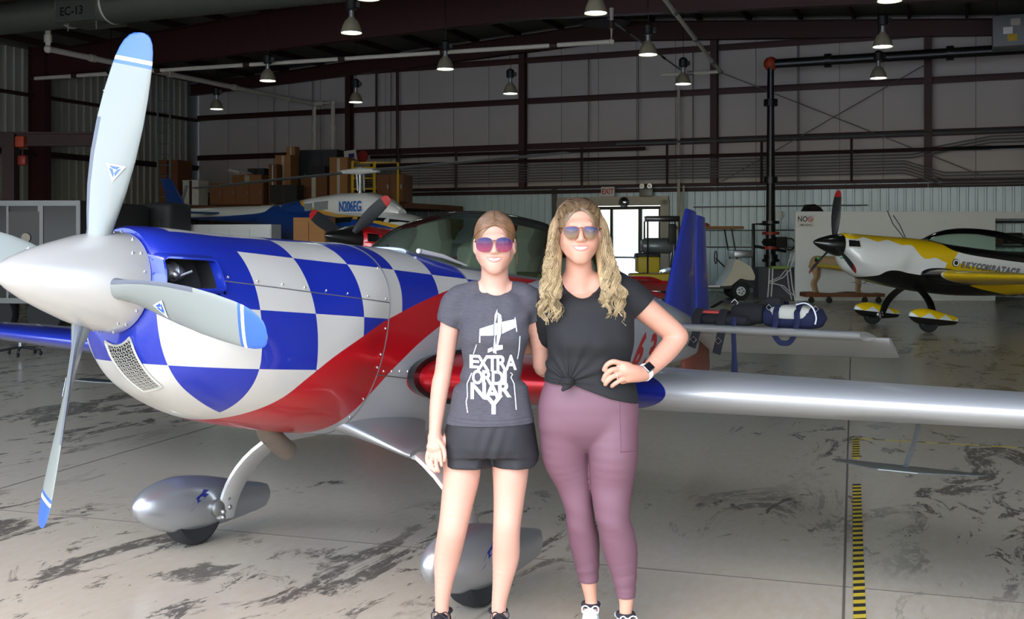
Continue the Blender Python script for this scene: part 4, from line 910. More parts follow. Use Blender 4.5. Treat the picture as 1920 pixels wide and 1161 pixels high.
for c in (lgR, lgL): A.chain(S, [(c[-1][0], 1168, .02, 13), (c[-1][0], 1178, .02, 10), (c[-1][0], 1188, -.08, 6)], .02)
me = S.mesh('body', ['skin_fair']); bodyA = mobj('body', me, A.root)
gradlens('lens_purple', srgb(132, 54, 72), srgb(40, 34, 74), hc[2]-.026, hc[2]+.016, .1); mat('rim_gold', srgb(120, 84, 90), .3, metal=.8)
shp = [(.0065, .006), (.012, .018), (.030, .0245), (.052, .0235), (.068, .015), (.0735, -.002), (.069, -.021), (.053, -.031), (.032, -.032), (.014, -.025), (.007, -.010)]
bvA, _ = face_parts(A, me, pA, 1, 'lens_purple', 'rim_gold', shp)
# hair drawn back from a centre parting
hairmat('hair_brown', srgb(104, 74, 50), srgb(132, 96, 66), srgb(120, 84, 56), hc[2]+.12, hc[2]-.05)
S = SDF(hc-np.array([.13, .15, .14]), hc+np.array([.13, .20, .16]), .0036); S.ell(pA(0, .022, .030), (.081, .104, .102), .01); S.ell(pA(0, -.105, -.02), (.066, .075, .105), .012, 'sub'); S.plane(pA(0, .0, -.004), (0, .45, -.9), .008); S.ell(pA(0, .125, -.035), (.04, .035, .04), .03)
mobj('hair', S.mesh('hair', 'hair_brown'), A.root)
paths = []; rg = random.Random(3)
for i in range(620):
    s_ = rg.choice((-1, 1)); t0 = rg.random()**1.3; q = rg.random()
    st = np.array([s_*.003, lerp(-.078, .06, t0), 0]); n = 14; P = []
    cs = (np.array([s_*.02, lerp(-.92, .6, t0), lerp(.42, 1, min(1, t0*2.2))]), np.array([s_*.55, lerp(-.95, .5, t0), lerp(.36, .95, t0)+.06*q]), np.array([s_*1.0, lerp(-.70, .4, t0), lerp(-.05, .4, t0)+.2*q]), np.array([s_*.95, lerp(.25, .7, t0), lerp(-.12, .2, q)]), np.array([s_*.3, 1, lerp(-.35, -.05, q)]))
    for d in bez(cs, n):
        d = d/np.linalg.norm(d); rr = 1/np.sqrt((d[0]/.0812)**2+(d[1]/.1045)**2+(d[2]/.1022)**2)
        w = pA(0, .022, .030)+d*(rr+.0005+.0012*rg.random()); P.append(w)
    paths.append((P, .8+.4*rg.random()))
for k in range(5): paths.append((bez((pA(.075, .01, .03), pA(.09, .0, -.01), pA(.094, .012, -.04), pA(.088+.006*rg.random(), .03, -.085)), 10), .5))
strands('hair_strands', paths, 'hair_brown', A.root, .0017, .0010)
# shirt
S = SDF((-.26, -.20, .80), (.36, .22, 1.45), .0036)
S.torso(A.rows(trA[:-1], .002)+[(u(0, 796, 0)[2],)+tuple(A.rows([(796, 837, 1002, .122, .012)])[0][1:])], .03)
A.chain(S, [(892, 548, .03, 22), (858, 562, .018, 25), (847, 585, .018, 24.5), (838, 625, .02, 22.5)], .022); A.chain(S, [(965, 548, .03, 22), (994, 562, .02, 25), (1004, 585, .03, 24), (1014, 620, .05, 21.5)], .022)
S.wrinkle(lambda X, Y, Z: .0045*np.sin(Z*62+X*38+2*np.sin(X*21))*np.exp(-((Z-u(0, 705)[2])/.06)**2)+.0026*np.sin(X*70-Z*55+3)*np.exp(-((Z-u(0, 600)[2])/.05)**2)+.005*np.sin(Z*95+X*20)*np.exp(-((Z-u(0, 716)[2])/.022)**2)+.0012*np.sin(X*90+Z*16))
S.ell(u(931, 513, -.07), (.078, .15, .090), .008, 'sub'); S.cone(u(930, 500, .03), u(930, 535, .03), .064, .060, .006, 'sub')
a, b = u(820, 600, .02), u(858, 618, .02); S2 = None
def cutsleeve(S, a, b, inside, k=.004):     # trims only the half of the garment on the sleeve side
    d = (b-a)/np.linalg.norm(b-a); n = np.array([-d[2], 0, d[0]]); n = n if n[2] < 0 else -n
    X, Y, Z = np.meshgrid(*S.ax, indexing='ij', sparse=True); dd = ((X-a[0])*n[0]+(Z-a[2])*n[2])+0*Y; lim = (X < inside if inside < a[0]+.3 and inside > a[0] else X > inside)+(0*Y*Z).astype(bool)
    lim = lim & (Z > a[2]-.17)
    cut = np.where(lim, dd, -1).astype(np.float32); S.f = np.maximum(S.f, cut)
cutsleeve(S, u(819, 600), u(859, 618), u(861.5, 0)[0]); cutsleeve(S, u(1026, 596), u(994, 608), u(991, 0)[0])
S.plane(u(918, 793, 0), (.02, 0, -1), .004)
me = S.mesh('t_shirt', 'heather_grey'); shirt = mobj('t_shirt', me, A.root)
bvS = BVHTree.FromPolygons([v.co for v in me.vertices], [q.vertices for q in me.polygons])
# collar ribbing and hem stitch
def ringline(bv, f, n, r, name, m_, par):
    P = []
    for i in range(n):
        o, d = f(i/(n-1)); h = bv.ray_cast(Vector(o), Vector(d))
        if h[0]: P.append(tuple(h[0]))
    if len(P) > 3: G().tube(P, r, 6).obj(name, m_, par)
def neckline(bv, x0, x1, z0, z1, r, m_, par, lim=.03):
    P = []
    for x in np.linspace(x0, x1, 46):
        last = None
        for z in np.arange(z0, z1, .0022):
            h = bv.ray_cast(Vector((x, -1.5, z)), Vector((0, 1, 0)))
            if h[0] is None or (last is not None and h[0].y > last.y+lim): break
            last = h[0]
        if last is not None: P.append(np.array(last)+np.array([0, -.0005, -.003]))
    P = np.array(P); 
    for _ in range(3): P[1:-1] = (P[:-2]+2*P[1:-1]+P[2:])/4
    G().tube([tuple(q) for q in P], r, 6).obj('collar', m_, par)
neckline(bvS, u(899, 0)[0], u(962, 0)[0], u(0, 580)[2], u(0, 515)[2], .0048, 'heather_grey', shirt)
for py in (781, 788): ringline(bvS, lambda t: (tuple(u(lerp(841, 998, t), 0)*np.array([1, 0, 0])+np.array([0, -1, u(0, py-4+4*math.sin(PI*t))[2]])), (0, 1, 0)), 40, .0016, 'hem_stitch', 'heather_grey', shirt)
# the print on the shirt
def ptxt(body, x0, x1, y0, y1, bold=.03):
    cu = bpy.data.curves.new('t', 'FONT'); cu.body = body; cu.offset = bold; ob = bpy.data.objects.new('t', cu); COL.objects.link(ob)
    m_ = bpy.data.meshes.new_from_object(ob.evaluated_get(bpy.context.evaluated_depsgraph_get())); bpy.data.objects.remove(ob)
    V = np.array([v.co[:2] for v in m_.vertices]); F = [list(q.vertices) for q in m_.polygons]; lo, hi = V.min(0), V.max(0); W_ = (V-lo)/(hi-lo)
    pts = [(u(lerp(x0, x1, a), lerp(y1, y0, b), -.1)[0], u(lerp(x0, x1, a), lerp(y1, y0, b), -.1)[2]) for a, b in W_]
    return project_print(A, pts, F, bvS, 'print_lettering', shirt)
for a in (('E', 880, 899, 666, 692), ('X', 893, 918, 666, 696), ('T', 912, 934, 666, 697), ('R', 931, 951, 666, 696), ('A', 947, 969, 666, 696), ('O', 885, 905, 695, 721), ('R', 904, 924, 695, 722), ('D', 922, 944, 696, 722), ('I', 943, 950, 696, 720), ('N', 882, 911, 718, 749), ('A', 908, 938, 720, 750), ('R', 934, 959, 716, 746), ('Y', 908, 943, 743, 777)): ptxt(*a)
def ppoly(pts): 
    q = [(u(x, y, -.1)[0], u(x, y, -.1)[2]) for x, y in pts]; project_print(A, q, [tuple(range(len(q)))], bvS, 'print_mark', shirt)
def z1(a): return [(780+x/3.627, 380+y/3.627) for x, y in a]
ppoly(z1([(552, 728), (536, 765), (534, 800), (532, 830), (545, 800), (552, 760)])); ppoly(z1([(556, 750), (578, 765), (583, 800), (578, 890), (556, 975), (546, 975), (553, 880), (560, 800)]))
ppoly(z1([(527, 828), (434, 858), (432, 870), (432, 903), (527, 900)])); ppoly(z1([(585, 812), (672, 795), (684, 845), (585, 890)])); ppoly(z1([(533, 815), (553, 820), (551, 895), (533, 900)]))
ppoly(z1([(434, 858), (440, 858), (438, 950), (430, 950)])); ppoly(z1([(670, 785), (677, 785), (689, 878), (682, 878)]))
ppoly(z1([(490, 992), (520, 980), (525, 1005), (488, 1020)])); ppoly(z1([(545, 968), (590, 965), (590, 995), (545, 1005)])); ppoly(z1([(536, 890), (541, 890), (532, 978), (548, 1028), (524, 1018), (528, 975)]))
for L_ in ([(707, 908), (703, 1000), (690, 1070)], [(412, 965), (390, 1032)]):
    P = z1(L_); ppoly([(x-.8, y) for x, y in P]+[(x+.8, y) for x, y in P[::-1]])
for L_ in ([(884, 701), (875, 722), (876, 745), (873.5, 755), (876.5, 775)], [(957, 700), (961, 704), (958, 710), (964, 722), (966, 745), (968, 770)]):
    for p, q in zip(L_[:-1], L_[1:]): ppoly([(p[0]-.9, p[1]), (q[0]-.9, q[1]), (q[0]+.9, q[1]), (p[0]+.9, p[1])])
# shorts
S = SDF((-.26, -.20, .62), (.26, .22, .92), .0036); S.torso(A.rows([(780, 842, 998, .112, .015), (800, 836, 1003, .122, .018), (830, 833, 1006, .125, .018), (850, 832, 1008, .118, .018)]), .02)
A.chain(S, [(876, 830, .015, 43), (878.5, 860, .01, 45), (879, 905, .01, 46.5)], .015); A.chain(S, [(960, 830, .015, 43), (966, 860, .01, 43), (968, 905, .01, 43)], .015)
S.wrinkle(lambda X, Y, Z: .003*np.sin(X*75+Z*12)*np.clip((.80-Z)/.12, 0, 1)+.002*np.sin(X*120-Z*40)*np.exp(-((X-.01)/.06)**2))
hz = u(0, 879, 0)[2]; X, Y, Z = np.meshgrid(*S.ax, indexing='ij', sparse=True)
S.f = np.maximum(S.f, ((hz+.012*np.cos((X+0.0)*0)+.035*np.clip((np.abs(X-u(919, 0)[0])-.155)/.045, 0, 1)**2)-Z+0*Y).astype(np.float32)); S.f = np.maximum(S.f, (Z-u(0, 786)[2]+0*X+0*Y).astype(np.float32))
mobj('shorts', S.mesh('shorts', 'black_shorts'), A.root)
shoe(A, 829, 1140, .02, -.10, 'shoe_black', 'shoe_black', 'shoe_black'); shoe(A, 935, 1138, .02, .14, 'shoe_black', 'shoe_black', 'shoe_black')
# ---------------------------------------------------------------- the person in the black knotted top
Bp = Fig('person', 'person in knotted black top and mauve leggings with wavy blonde hair, hand on hip', 4.33, 1105)
A2 = Bp; u = Bp.u; hc = u(1086, 434, -.02); S = SDF((-.45, -.26, .0), (.48, .36, 1.82), RES); pB = head(S, hc, 1.06, .98, .96)
trB = [(548, 1060, 1130, .065, .025), (560, 1040, 1172, .085, .015), (585, 1030, 1184, .10, .005), (615, 1028, 1186, .115, -.005), (640, 1030, 1184, .122, -.01), (670, 1030, 1178, .112, 0), (700, 1026, 1180, .112, .005), (730, 1018, 1190, .12, .01), (762, 1014, 1193, .125, .015), (800, 1014, 1194, .128, .02)]
S.torso([r[:3]+((r[3]-(.012 if q[0] < 640 else .03)), r[4]-(.012 if q[0] < 640 else .03)) for q, r in zip(trB, Bp.rows(trB))], .03)
Bp.chain(S, [(1060, 540, .03, 24), (1040, 550, .02, 24)], .03); Bp.chain(S, [(1120, 535, .03, 25), (1172, 545, .02, 25)], .03)
armL = [(1178, 553, .02, 25), (1205, 576, .03, 24), (1238, 603, .04, 22.5), (1266, 628, .045, 21), (1262, 643, .035, 20.5), (1243, 666, .0, 19), (1218, 692, -.055, 14), (1206, 701, -.085, 12.5)]
Bp.chain(S, armL, .02)
S.ell(u(1276, 630, .06), (.024, .024, .024), .03)
Bp.chain(S, [(1045, 555, .03, 24), (1030, 600, .10, 21), (1015, 642, .17, 19), (985, 650, .215, 17), (930, 648, .235, 13)], .02)
# hand on the hip, back of the hand to the viewer
Bp.chain(S, [(1206, 701, -.085, 12.8), (1190, 698, -.112, 13.5), (1172, 694, -.128, 13)], .014); Bp.chain(S, [(1196, 707, -.105, 9), (1178, 709, -.122, 9)], .016); Bp.chain(S, [(1176, 686, -.126, 7), (1168, 684, -.130, 6.4)], .012)
for ch in ([(1166, 682.5, -.133, 5.2), (1150, 678.5, -.142, 4.9), (1138, 684.5, -.140, 4.5), (1132.5, 694, -.130, 4)], [(1164, 692, -.135, 5.2), (1147, 694, -.147, 4.9), (1136, 703, -.143, 4.5), (1131, 713, -.131, 4)],
           [(1165, 701.5, -.134, 5.1), (1150, 706, -.145, 4.8), (1140, 714, -.141, 4.4), (1135, 721, -.130, 3.9)], [(1170, 710, -.129, 4.7), (1160, 715, -.137, 4.3), (1151, 721, -.134, 4), (1147, 724.5, -.126, 3.6)],
           [(1190, 704, -.10, 6), (1178, 712, -.10, 5.4), (1166, 716, -.10, 4.6)]): Bp.chain(S, ch, .005)
lgR = [(1059, 790, .012, 46), (1060, 850, .05, 44.5), (1075, 902, .06, 34), (1084, 945, .055, 27), (1089, 978, .065, 26.4), (1095, 1012, .095, 28.5), (1100, 1050, .115, 24), (1104, 1092, .13, 18), (1108, 1122, .14, 14.5), (1109, 1140, .14, 15)]
lgL = [(1149, 790, .0, 46), (1150, 850, -.012, 45.5), (1147, 902, .0, 40), (1147, 944, -.01, 34.5), (1151, 978, -.012, 31), (1162, 1026, .015, 32.5), (1170, 1076, .02, 23.5), (1174, 1124, .02, 16.5), (1173, 1146, .02, 14.5), (1173, 1172, .02, 15)]
Bp.chain(S, lgR, .03, -.006); Bp.chain(S, lgL, .03, -.006)
Bp.chain(S, [(1109, 1143, .14, 13), (1108, 1154, .14, 10), (1107, 1177, .06, 6)], .02); Bp.chain(S, [(1173, 1172, .02, 14), (1173, 1184, .02, 10), (1175, 1194, -.08, 6)], .02)
me = S.mesh('body', ['skin_warm']); bodyB = mobj('body', me, Bp.root)
gradlens('lens_mirror', srgb(120, 98, 72), srgb(58, 56, 82), hc[2]-.02, hc[2]+.012, .3); mat('rim_bronze', srgb(150, 84, 54), .3, metal=.8)
shp = [(.009, .004), (.010, .013), (.024, .0175), (.046, .0165), (.062, .012), (.065, .002), (.061, -.014), (.050, -.027), (.036, -.031), (.022, -.026), (.013, -.012)]
bvB, gl = face_parts(Bp, me, pB, 1.06, 'lens_mirror', 'rim_bronze', shp)
hairmat('hair_blonde', srgb(84, 64, 48), srgb(154, 124, 86), srgb(200, 174, 130), hc[2]+.13, hc[2]-.22)
S = SDF(hc-np.array([.16, .17, .2]), hc+np.array([.16, .2, .18]), .004); S.ell(pB(0, .024, .028), (.085, .112, .106), .01); S.ell(pB(0, -.112, -.012), (.068, .085, .118), .012, 'sub'); S.plane(pB(0, 0, -.06), (0, .2, -1), .01)
hairmat('hair_roots', srgb(84, 64, 48), srgb(112, 88, 62), srgb(128, 102, 72), hc[2]+.13, hc[2]-.1)
mobj('hair', S.mesh('hair', 'hair_roots'), Bp.root)
paths = []; rg = random.Random(11)
for lk in range(70):
    s_ = -1 if lk % 2 else 1; t0 = rg.random(); q = rg.random(); front = rg.random()
    xr = rg.random()**.8; d0 = np.array([s_*xr*.95, lerp(-.95*(1-.45*xr*xr)-.05*rg.random(), .3, t0**3), lerp(.47-.42*xr*xr+.12*rg.random(), .95, t0**3)]); d1 = np.array([s_*1.0, lerp(-.25, .5, t0), .35])
    ph = rg.random()*6.28; wl = .085+.035*rg.random(); am = .010+.007*rg.random(); endz = -.30-.075*rg.random() if front > .3 else -.26; xe = .092+.05*q; ye = lerp(-.115, -.05, front)
    if s_ > 0: xe += .012
    base = [np.array(pB(0, .024, .028))+1.06*d/np.linalg.norm(d)/np.sqrt(((d/np.linalg.norm(d))/np.array([.083, .108, .101]))@((d/np.linalg.norm(d))/np.array([.083, .108, .101]))) for d in bez((d0, np.array([d0[0]*1.05+s_*.1, lerp(-.45, .4, t0), 1.1-.35*xr]), np.array([s_*.9, lerp(-.05, .5, t0), .95]), d1), 9)]
    low = bez((base[-1], pB(s_*(.096+.012*q), lerp(-.03, .05, t0), -.02), pB(s_*(.10+.02*q), lerp(-.05, .05, t0), -.13), pB(s_*xe*.92, ye*.6, -.19), pB(s_*xe*(1.05 if q > .5 else .9), ye, endz*.93)), 42)
    P0 = base+low[1:]
    for j in range(34):
        o = np.array([rg.gauss(0, .0062), rg.gauss(0, .0062), 0]); P = []; cut = rg.randint(0, 7); dph = rg.gauss(0, .16)
        for i, b in enumerate(P0[:len(P0)-cut]):
            t = max(0, (i-7)/(len(P0)-8)); w = math.sin(2*PI*(hc[2]-b[2])/wl+ph+dph)*am*t**.7*1.2; w2 = math.cos(2*PI*(hc[2]-b[2])/wl+ph+dph)*am*t**.7
            P.append(b+o*(.45+.9*t-.75*t**4)+np.array([w, w2*.8, 0]))
        paths.append((P, .7+.6*rg.random()))
strands('hair_strands', paths, 'hair_blonde', Bp.root, .0020, .0007)
vol = G()
for s_ in (-1, 1): vol.tube([tuple(x) for x in bez((pB(s_*.078, .03, .05), pB(s_*.09, .03, -.03), pB(s_*.098, .01, -.13), pB(s_*.10, -.03, -.2), pB(s_*.105, -.065, -.26)), 14)], [.02, .03, .034, .034, .033, .032, .031, .03, .03, .028, .026, .022, .016, .008], 12)
vol.obj('hair_back', 'hair_blonde', Bp.root)['kind'] = 'stuff'
# black top with a knot at the hem
S = SDF((-.30, -.24, .84), (.36, .26, 1.48), .0036); S.torso(Bp.rows(trB, .008), .03)
Bp.chain(S, [(1068, 536, .035, 26), (1040, 556, .03, 30), (1028, 590, .07, 28), (1020, 630, .12, 26)], .03); Bp.chain(S, [(1118, 533, .035, 27), (1168, 546, .025, 30), (1196, 566, .03, 30), (1226, 592, .04, 28.5)], .03)
kx, kz = u(1066, 716, -.1)[0], u(1066, 716, -.1)[2]
def folds(X, Y, Z):
    a = np.arctan2(X-kx, Z-kz+.0); r = np.sqrt((X-kx)**2+(Z-kz)**2); return (.0050*np.sin(a*15)*np.exp(-r/.13)*np.clip(r/.03, 0, 1)+.002*np.sin((X*1.0+Z*.35)*52)*np.exp(-((Z-u(0, 650)[2])/.09)**2)+.0025*np.sin(a*9+1)*np.exp(-r/.24)*np.clip(r/.05, 0, 1))*(Y < .05)
S.wrinkle(folds)
S.ell(u(1092, 512, -.08), (.088, .15, .102), .008, 'sub'); S.cone(u(1092, 490, .03), u(1092, 528, .03), .068, .066, .006, 'sub')
cutsleeve(S, u(1234, 548, .03), u(1198, 586, .03), u(1189, 0)[0])
X, Y, Z = np.meshgrid(*S.ax, indexing='ij', sparse=True); zh = np.interp(X, [u(1010, 0)[0], u(1050, 0)[0], u(1066, 0)[0], u(1090, 0)[0], u(1140, 0)[0], u(1200, 0)[0]], [u(0, 713)[2], u(0, 716)[2], u(0, 712)[2], u(0, 722)[2], u(0, 741)[2], u(0, 757)[2]])
S.f = np.maximum(S.f, (zh-Z+0*Y).astype(np.float32))
a = u(1064, 717, -.128); S.ell(a, (.028, .02, .022), .012); S.cone(a+[.006, -.01, -.012], a+[-.018, -.014, -.026], .011, .008, .008); S.torso([(a[2]-.012, a[0], a[1]+.01, .02, .012), (a[2]+.012, a[0], a[1]+.01, .02, .012)], .01)
me = S.mesh('top', 'black_knit'); top = mobj('top', me, Bp.root); bvT = BVHTree.FromPolygons([v.co for v in me.vertices], [q.vertices for q in me.polygons])
neckline(bvT, u(1060, 0)[0], u(1124, 0)[0], u(0, 590)[2], u(0, 520)[2], .004, 'black_knit', top)
a_ = u(1064, 717, -.145); G().torus(tuple(a_+[.002, .004, 0]), .016, .0065, 'Z', 16, 6).obj('knot', 'black_knit', top)
# leggings
S = SDF((-.30, -.20, .10), (.30, .34, 1.15), .0038); S.torso(Bp.rows([(688, 1032, 1176, .100, .006), (712, 1024, 1185, .107, .008), (735, 1015, 1193, .116, .011), (765, 1009, 1197, .126, .016), (788, 1010, 1197, .124, .018), (806, 1014, 1193, .114, .02), (822, 1036, 1172, .092, .02), (836, 1068, 1132, .065, .02), (846, 1086, 1112, .035, .02)]), .03)
Bp.chain(S, lgR[:-2]+[(1106, 1115, .14, 17)], .012, .001); Bp.chain(S, lgL[:-2]+[(1175, 1150, .02, 17)], .012, .001)
X, Y, Z = np.meshgrid(*S.ax, indexing='ij', sparse=True); zc = np.where(X < u(1138, 0)[0], u(0, 1090, .13)[2], u(0, 1123)[2])
S.f = np.maximum(S.f, (zc-Z+0*Y).astype(np.float32)); S.wrinkle(lambda X, Y, Z: .0014*np.sin(Z*70+X*25)*np.exp(-((Z-u(0, 975)[2])/.07)**2)+.0012*np.sin(Z*110-X*30)*np.exp(-((Z-u(0, 1090)[2])/.05)**2))
me = S.mesh('leggings', 'mauve_leggings'); leg = mobj('leggings', me, Bp.root); bvL = BVHTree.FromPolygons([v.co for v in me.vertices], [q.vertices for q in me.polygons])
for P in ([(1162, 750), (1163, 800), (1164, 846)], [(1163, 847), (1194, 848)]):
    W_ = []
    for (x0, y0), (x1, y1) in zip(P[:-1], P[1:]):
        for t in np.linspace(0, 1, 8):
            p = u(lerp(x0, x1, t), lerp(y0, y1, t), -.1); h = bvL.ray_cast(Vector((p[0], -1.5, p[2])), Vector((0, 1, 0)))
            if h[0]: W_.append(tuple(h[0]))
    if len(W_) > 2: G().tube(W_, .0014, 5).obj('pocket_seam', 'seam_mauve', leg)
shoe(Bp, 1108, 1125, .14, -.12, 'shoe_white', 'shoe_sole', 'lace_white'); shoe(Bp, 1173, 1146, .02, .10, 'shoe_white', 'shoe_sole', 'lace_white')
for px, py, dy in ((1108, 1127, .14), (1173, 1150, .02)): a = u(px, py, dy); G().torus((a[0], dy+.005, .112), .031, .01, 'Z', 20, 8).obj('sock', 'sock_dark', Bp.root)
# watch and ring
w = bpy.data.objects.new('wrist_watch', None); COL.objects.link(w); w.parent = Bp.root; c0, c1 = u(1215, 694, -.062), u(1203, 703, -.09); d = Vector(c1-c0).normalized(); cc = (c0+c1)/2
M = Matrix.Translation(cc) @ d.to_track_quat('Z', 'Y').to_matrix().to_4x4()
g = G().lathe([(.0305, -.012), (.0335, -.010), (.0335, .010), (.0305, .012)], n=28, cap=False); g.xf(M); g.obj('watch_band', 'watch_band', w)
fd = Vector((-.12, -1, .32)); fd = (fd-d*fd.dot(d)).normalized(); M = Matrix.Translation(Vector(cc)+fd*.036) @ Matrix((d.cross(fd), d, fd)).transposed().to_4x4()
g = G().rbox((0, 0, 0), (.036, .042, .011), .008, seg=3); g.xf(M); g.obj('watch_case', 'galv', w); g = G().rbox((0, 0, .0052), (.031, .037, .003), .006); g.xf(M); g.obj('watch_screen', 'watch_black', w)
a = u(1156, 704, -.140); b = u(1147, 707, -.145); d = Vector(b-a).normalized(); g = G().torus((0, 0, 0), .0108, .0018, 'Z', 18, 6); g.ball((0, -.0125, 0), .0035, 8); g.xf(Matrix.Translation(a) @ d.to_track_quat('Z', 'Y').to_matrix().to_4x4()); g.obj('finger_ring', 'chrome', Bp.root)
# ================================================================ things around the hangar
def at(px, py, D): return Vector(((px-960)/F_PX*D, D, EYE-(py-HORIZ)/F_PX*D))
def k_(D): return D/F_PX
mat('heli_white', srgb(206, 208, 206), .35, 0, .5, var=.03); mat('heli_glass', srgb(16, 20, 24), .08, 0, .6); mat('heli_grey', srgb(120, 124, 126), .5); mat('heli_letter', srgb(30, 90, 170), .4)
mat('cardboard', srgb(152, 108, 64), .85, var=.15, vs=5); mat('cardboard_dark', srgb(110, 74, 46), .85, var=.15); mat('wood_brown', srgb(116, 72, 42), .7, var=.2, vs=6, stretch=(1, 1, 6)); mat('dark_plastic', srgb(24, 24, 26), .55); mat('dark_panel', srgb(52, 54, 58), .6)
mat('sheet_white', srgb(200, 198, 190), .8); mat('ladder_yellow', srgb(200, 164, 20), .5); mat('crane_red', srgb(150, 40, 30), .5); mat('trailer_dark', srgb(44, 44, 42), .5); mat('trailer_trim', srgb(96, 98, 98), .4, metal=.3)
mat('cart_cream', srgb(206, 198, 174), .4, coat=.4); mat('partition_white', srgb(238, 242, 242), .7, var=.03); mat('counter_grey', srgb(86, 88, 96), .6); mat('seat_green', srgb(150, 170, 90), .7); mat('chair_white', srgb(216, 220, 220), .4)
mat('fur_tan', srgb(186, 156, 116), .9, bump=.4, bs=90, var=.15); mat('navy_cloth', srgb(16, 22, 56), .85, bump=.2, bs=120); mat('black_cloth', srgb(20, 20, 22), .9, bump=.25, bs=90); mat('beige_cloth', srgb(186, 182, 168), .85, bump=.2, bs=120); mat('red_cloth', srgb(176, 62, 52), .85)
mat('tape_yellow', srgb(196, 172, 52), .6, var=.15, vs=30); mat('tape_black', srgb(38, 38, 36), .6); mat('tank_grey', srgb(120, 128, 132), .35, metal=.4); mat('tug_yellow', srgb(196, 170, 30), .5); mat('brown_lens', srgb(70, 40, 24), .5); mat('tail_red', srgb(220, 20, 16), .3)
mat('duct_metal', srgb(140, 144, 134), .35, metal=.7, stretch=(1, 1, 1), vs=3); mat('car_white', srgb(236, 236, 234), .3, coat=.6); mat('car_red', srgb(190, 20, 34), .3, coat=.6)
# ---------------------------------------------------------------- helicopter
def heli_paint():
    m = bpy.data.materials.new('helicopter_paint'); t = NT(m); MATS['helicopter_paint'] = m; o = t.obj()
    c = curve_node(t, o[0], [(-6.6, 2.12), (-3.2, 2.16), (-2.75, 2.2), (-2.1, 2.52), (-1.3, 2.28), (-.3, 2.06), (.6, 1.98), (1.3, 1.86), (2.9, 1.5)])
    b = t.m('LESS_THAN', o[2], c); y = t.m('MULTIPLY', t.m('LESS_THAN', o[2], t.m('ADD', c, .07)), t.m('GREATER_THAN', o[0], -2.2))
    col = t.mix(y, srgb(204, 206, 204), srgb(196, 150, 50)); col = t.mix(b, col, srgb(16, 56, 128)); t.set(col=col, rough=.35, coat=.5)
heli_paint()
hm = at(672, 447, 23.0); hf = Vector((.8, -.6, 0))
HL = thing('helicopter', 'blue and white helicopter with long tail boom and two-blade rotor', 'helicopter', (hm.x, hm.y, 0), math.atan2(hf.y, hf.x))
def sect(x, w, z0, z1, n=24, e=2.4):
    zc, h = (z0+z1)/2, (z1-z0)/2
    return [(x, w*math.copysign(abs(math.cos(a))**(2/e), math.cos(a)), zc+h*math.copysign(abs(math.sin(a))**(2/e), math.sin(a))) for a in (2*PI*j/n for j in range(n))]
pod = [(2.75, .04, 1.2, 1.3), (2.6, .2, 1.05, 1.45), (2.35, .38, .93, 1.66), (1.95, .55, .85, 1.9), (1.4, .66, .8, 2.1), (.6, .68, .78, 2.18), (-.4, .66, .8, 2.2), (-1.2, .54, .95, 2.22), (-1.9, .36, 1.35, 2.3), (-2.5, .25, 1.72, 2.36), (-3.0, .2, 1.88, 2.36)]
xs = np.linspace(2.75, -3.0, 40); T = smooth_table(-xs, [(-a, b, c, d) for a, b, c, d in pod])
BD = G().loft([sect(x, *r) for x, r in zip(xs, T)]).obj('cabin', 'helicopter_paint', HL)
G().loft([sect(*r) for r in ((1.25, .12, 2.05, 2.2), (.9, .26, 2.05, 2.42), (.4, .34, 2.05, 2.56), (-.4, .36, 2.05, 2.57), (-1.2, .33, 2.05, 2.5), (-2.0, .24, 2.05, 2.42), (-2.5, .1, 2.1, 2.36))]).obj('engine_cowling', 'helicopter_paint', HL)
G().loft([sect(x, r, z-r, z+r, 16, 2) for x, r, z in ((-2.7, .22, 2.13), (-4, .185, 2.16), (-5.4, .14, 2.2), (-6.3, .11, 2.22))]).obj('tail_boom', 'helicopter_paint', HL)
mat('heli_blue', srgb(16, 56, 128), .35, 0, .5)
G().loft([[(x0, .025, z), ((x0+x1)/2, .04, z), (x1, .012, z), (x1, -.012, z), ((x0+x1)/2, -.04, z), (x0, -.025, z)] for z, x0, x1 in ((1.6, -5.95, -6.25), (2.0, -5.75, -6.35), (2.35, -5.85, -6.5), (3.08, -6.45, -6.85))]).obj('vertical_fin', 'heli_blue', HL)
G().box((-4.6, 0, 2.2), (.45, 1.9, .04)).obj('horizontal_stabilizer', 'heli_blue', HL)
for s in (-1, 1):
    sk = G().tube([(1.9, s*.95, .55), (1.7, s*.95, .40), (-1.5, s*.95, .38)], .05, 8)
    for x in (1.0, -.7): sk.tube([(x, s*.3, .9), (x, s*.75, .72), (x, s*.95, .40)], .04, 8)
    sk.obj('skid', 'heli_grey', HL)
    for nm, q in (('window', [(2.25, 1.25), (2.3, 1.5), (1.75, 1.95), (1.35, 2.0), (1.3, 1.35)]), ('window', [(1.2, 1.38), (1.22, 2.02), (.5, 2.05), (.45, 1.4)]), ('window', [(.3, 1.42), (.33, 2.05), (-.35, 2.03), (-.3, 1.45)]), ('vent', [(-.55, 2.22), (-.55, 2.4), (-.95, 2.38), (-.95, 2.2)]), ('vent', [(-1.05, 2.2), (-1.05, 2.36), (-1.25, 2.35), (-1.25, 2.19)])):
        pts = []
        for x, z in q:
            w, z0, z1 = smooth_table([-x], [(-a, b, c, d) for a, b, c, d in pod])[0]; zc, h = (z0+z1)/2, (z1-z0)/2; w = w*(1-min(.995, abs(z-zc)/h)**2.4)**(1/2.4)
            if nm == 'vent': w = .34
            pts.append((x, s*(w+(.055 if nm == 'window' else .03)), z))
        G().loft([pts, [(x, y-s*.09, z) for x, y, z in pts]]).obj(nm, 'heli_glass' if nm == 'window' else 'heli_grey', HL, 20)
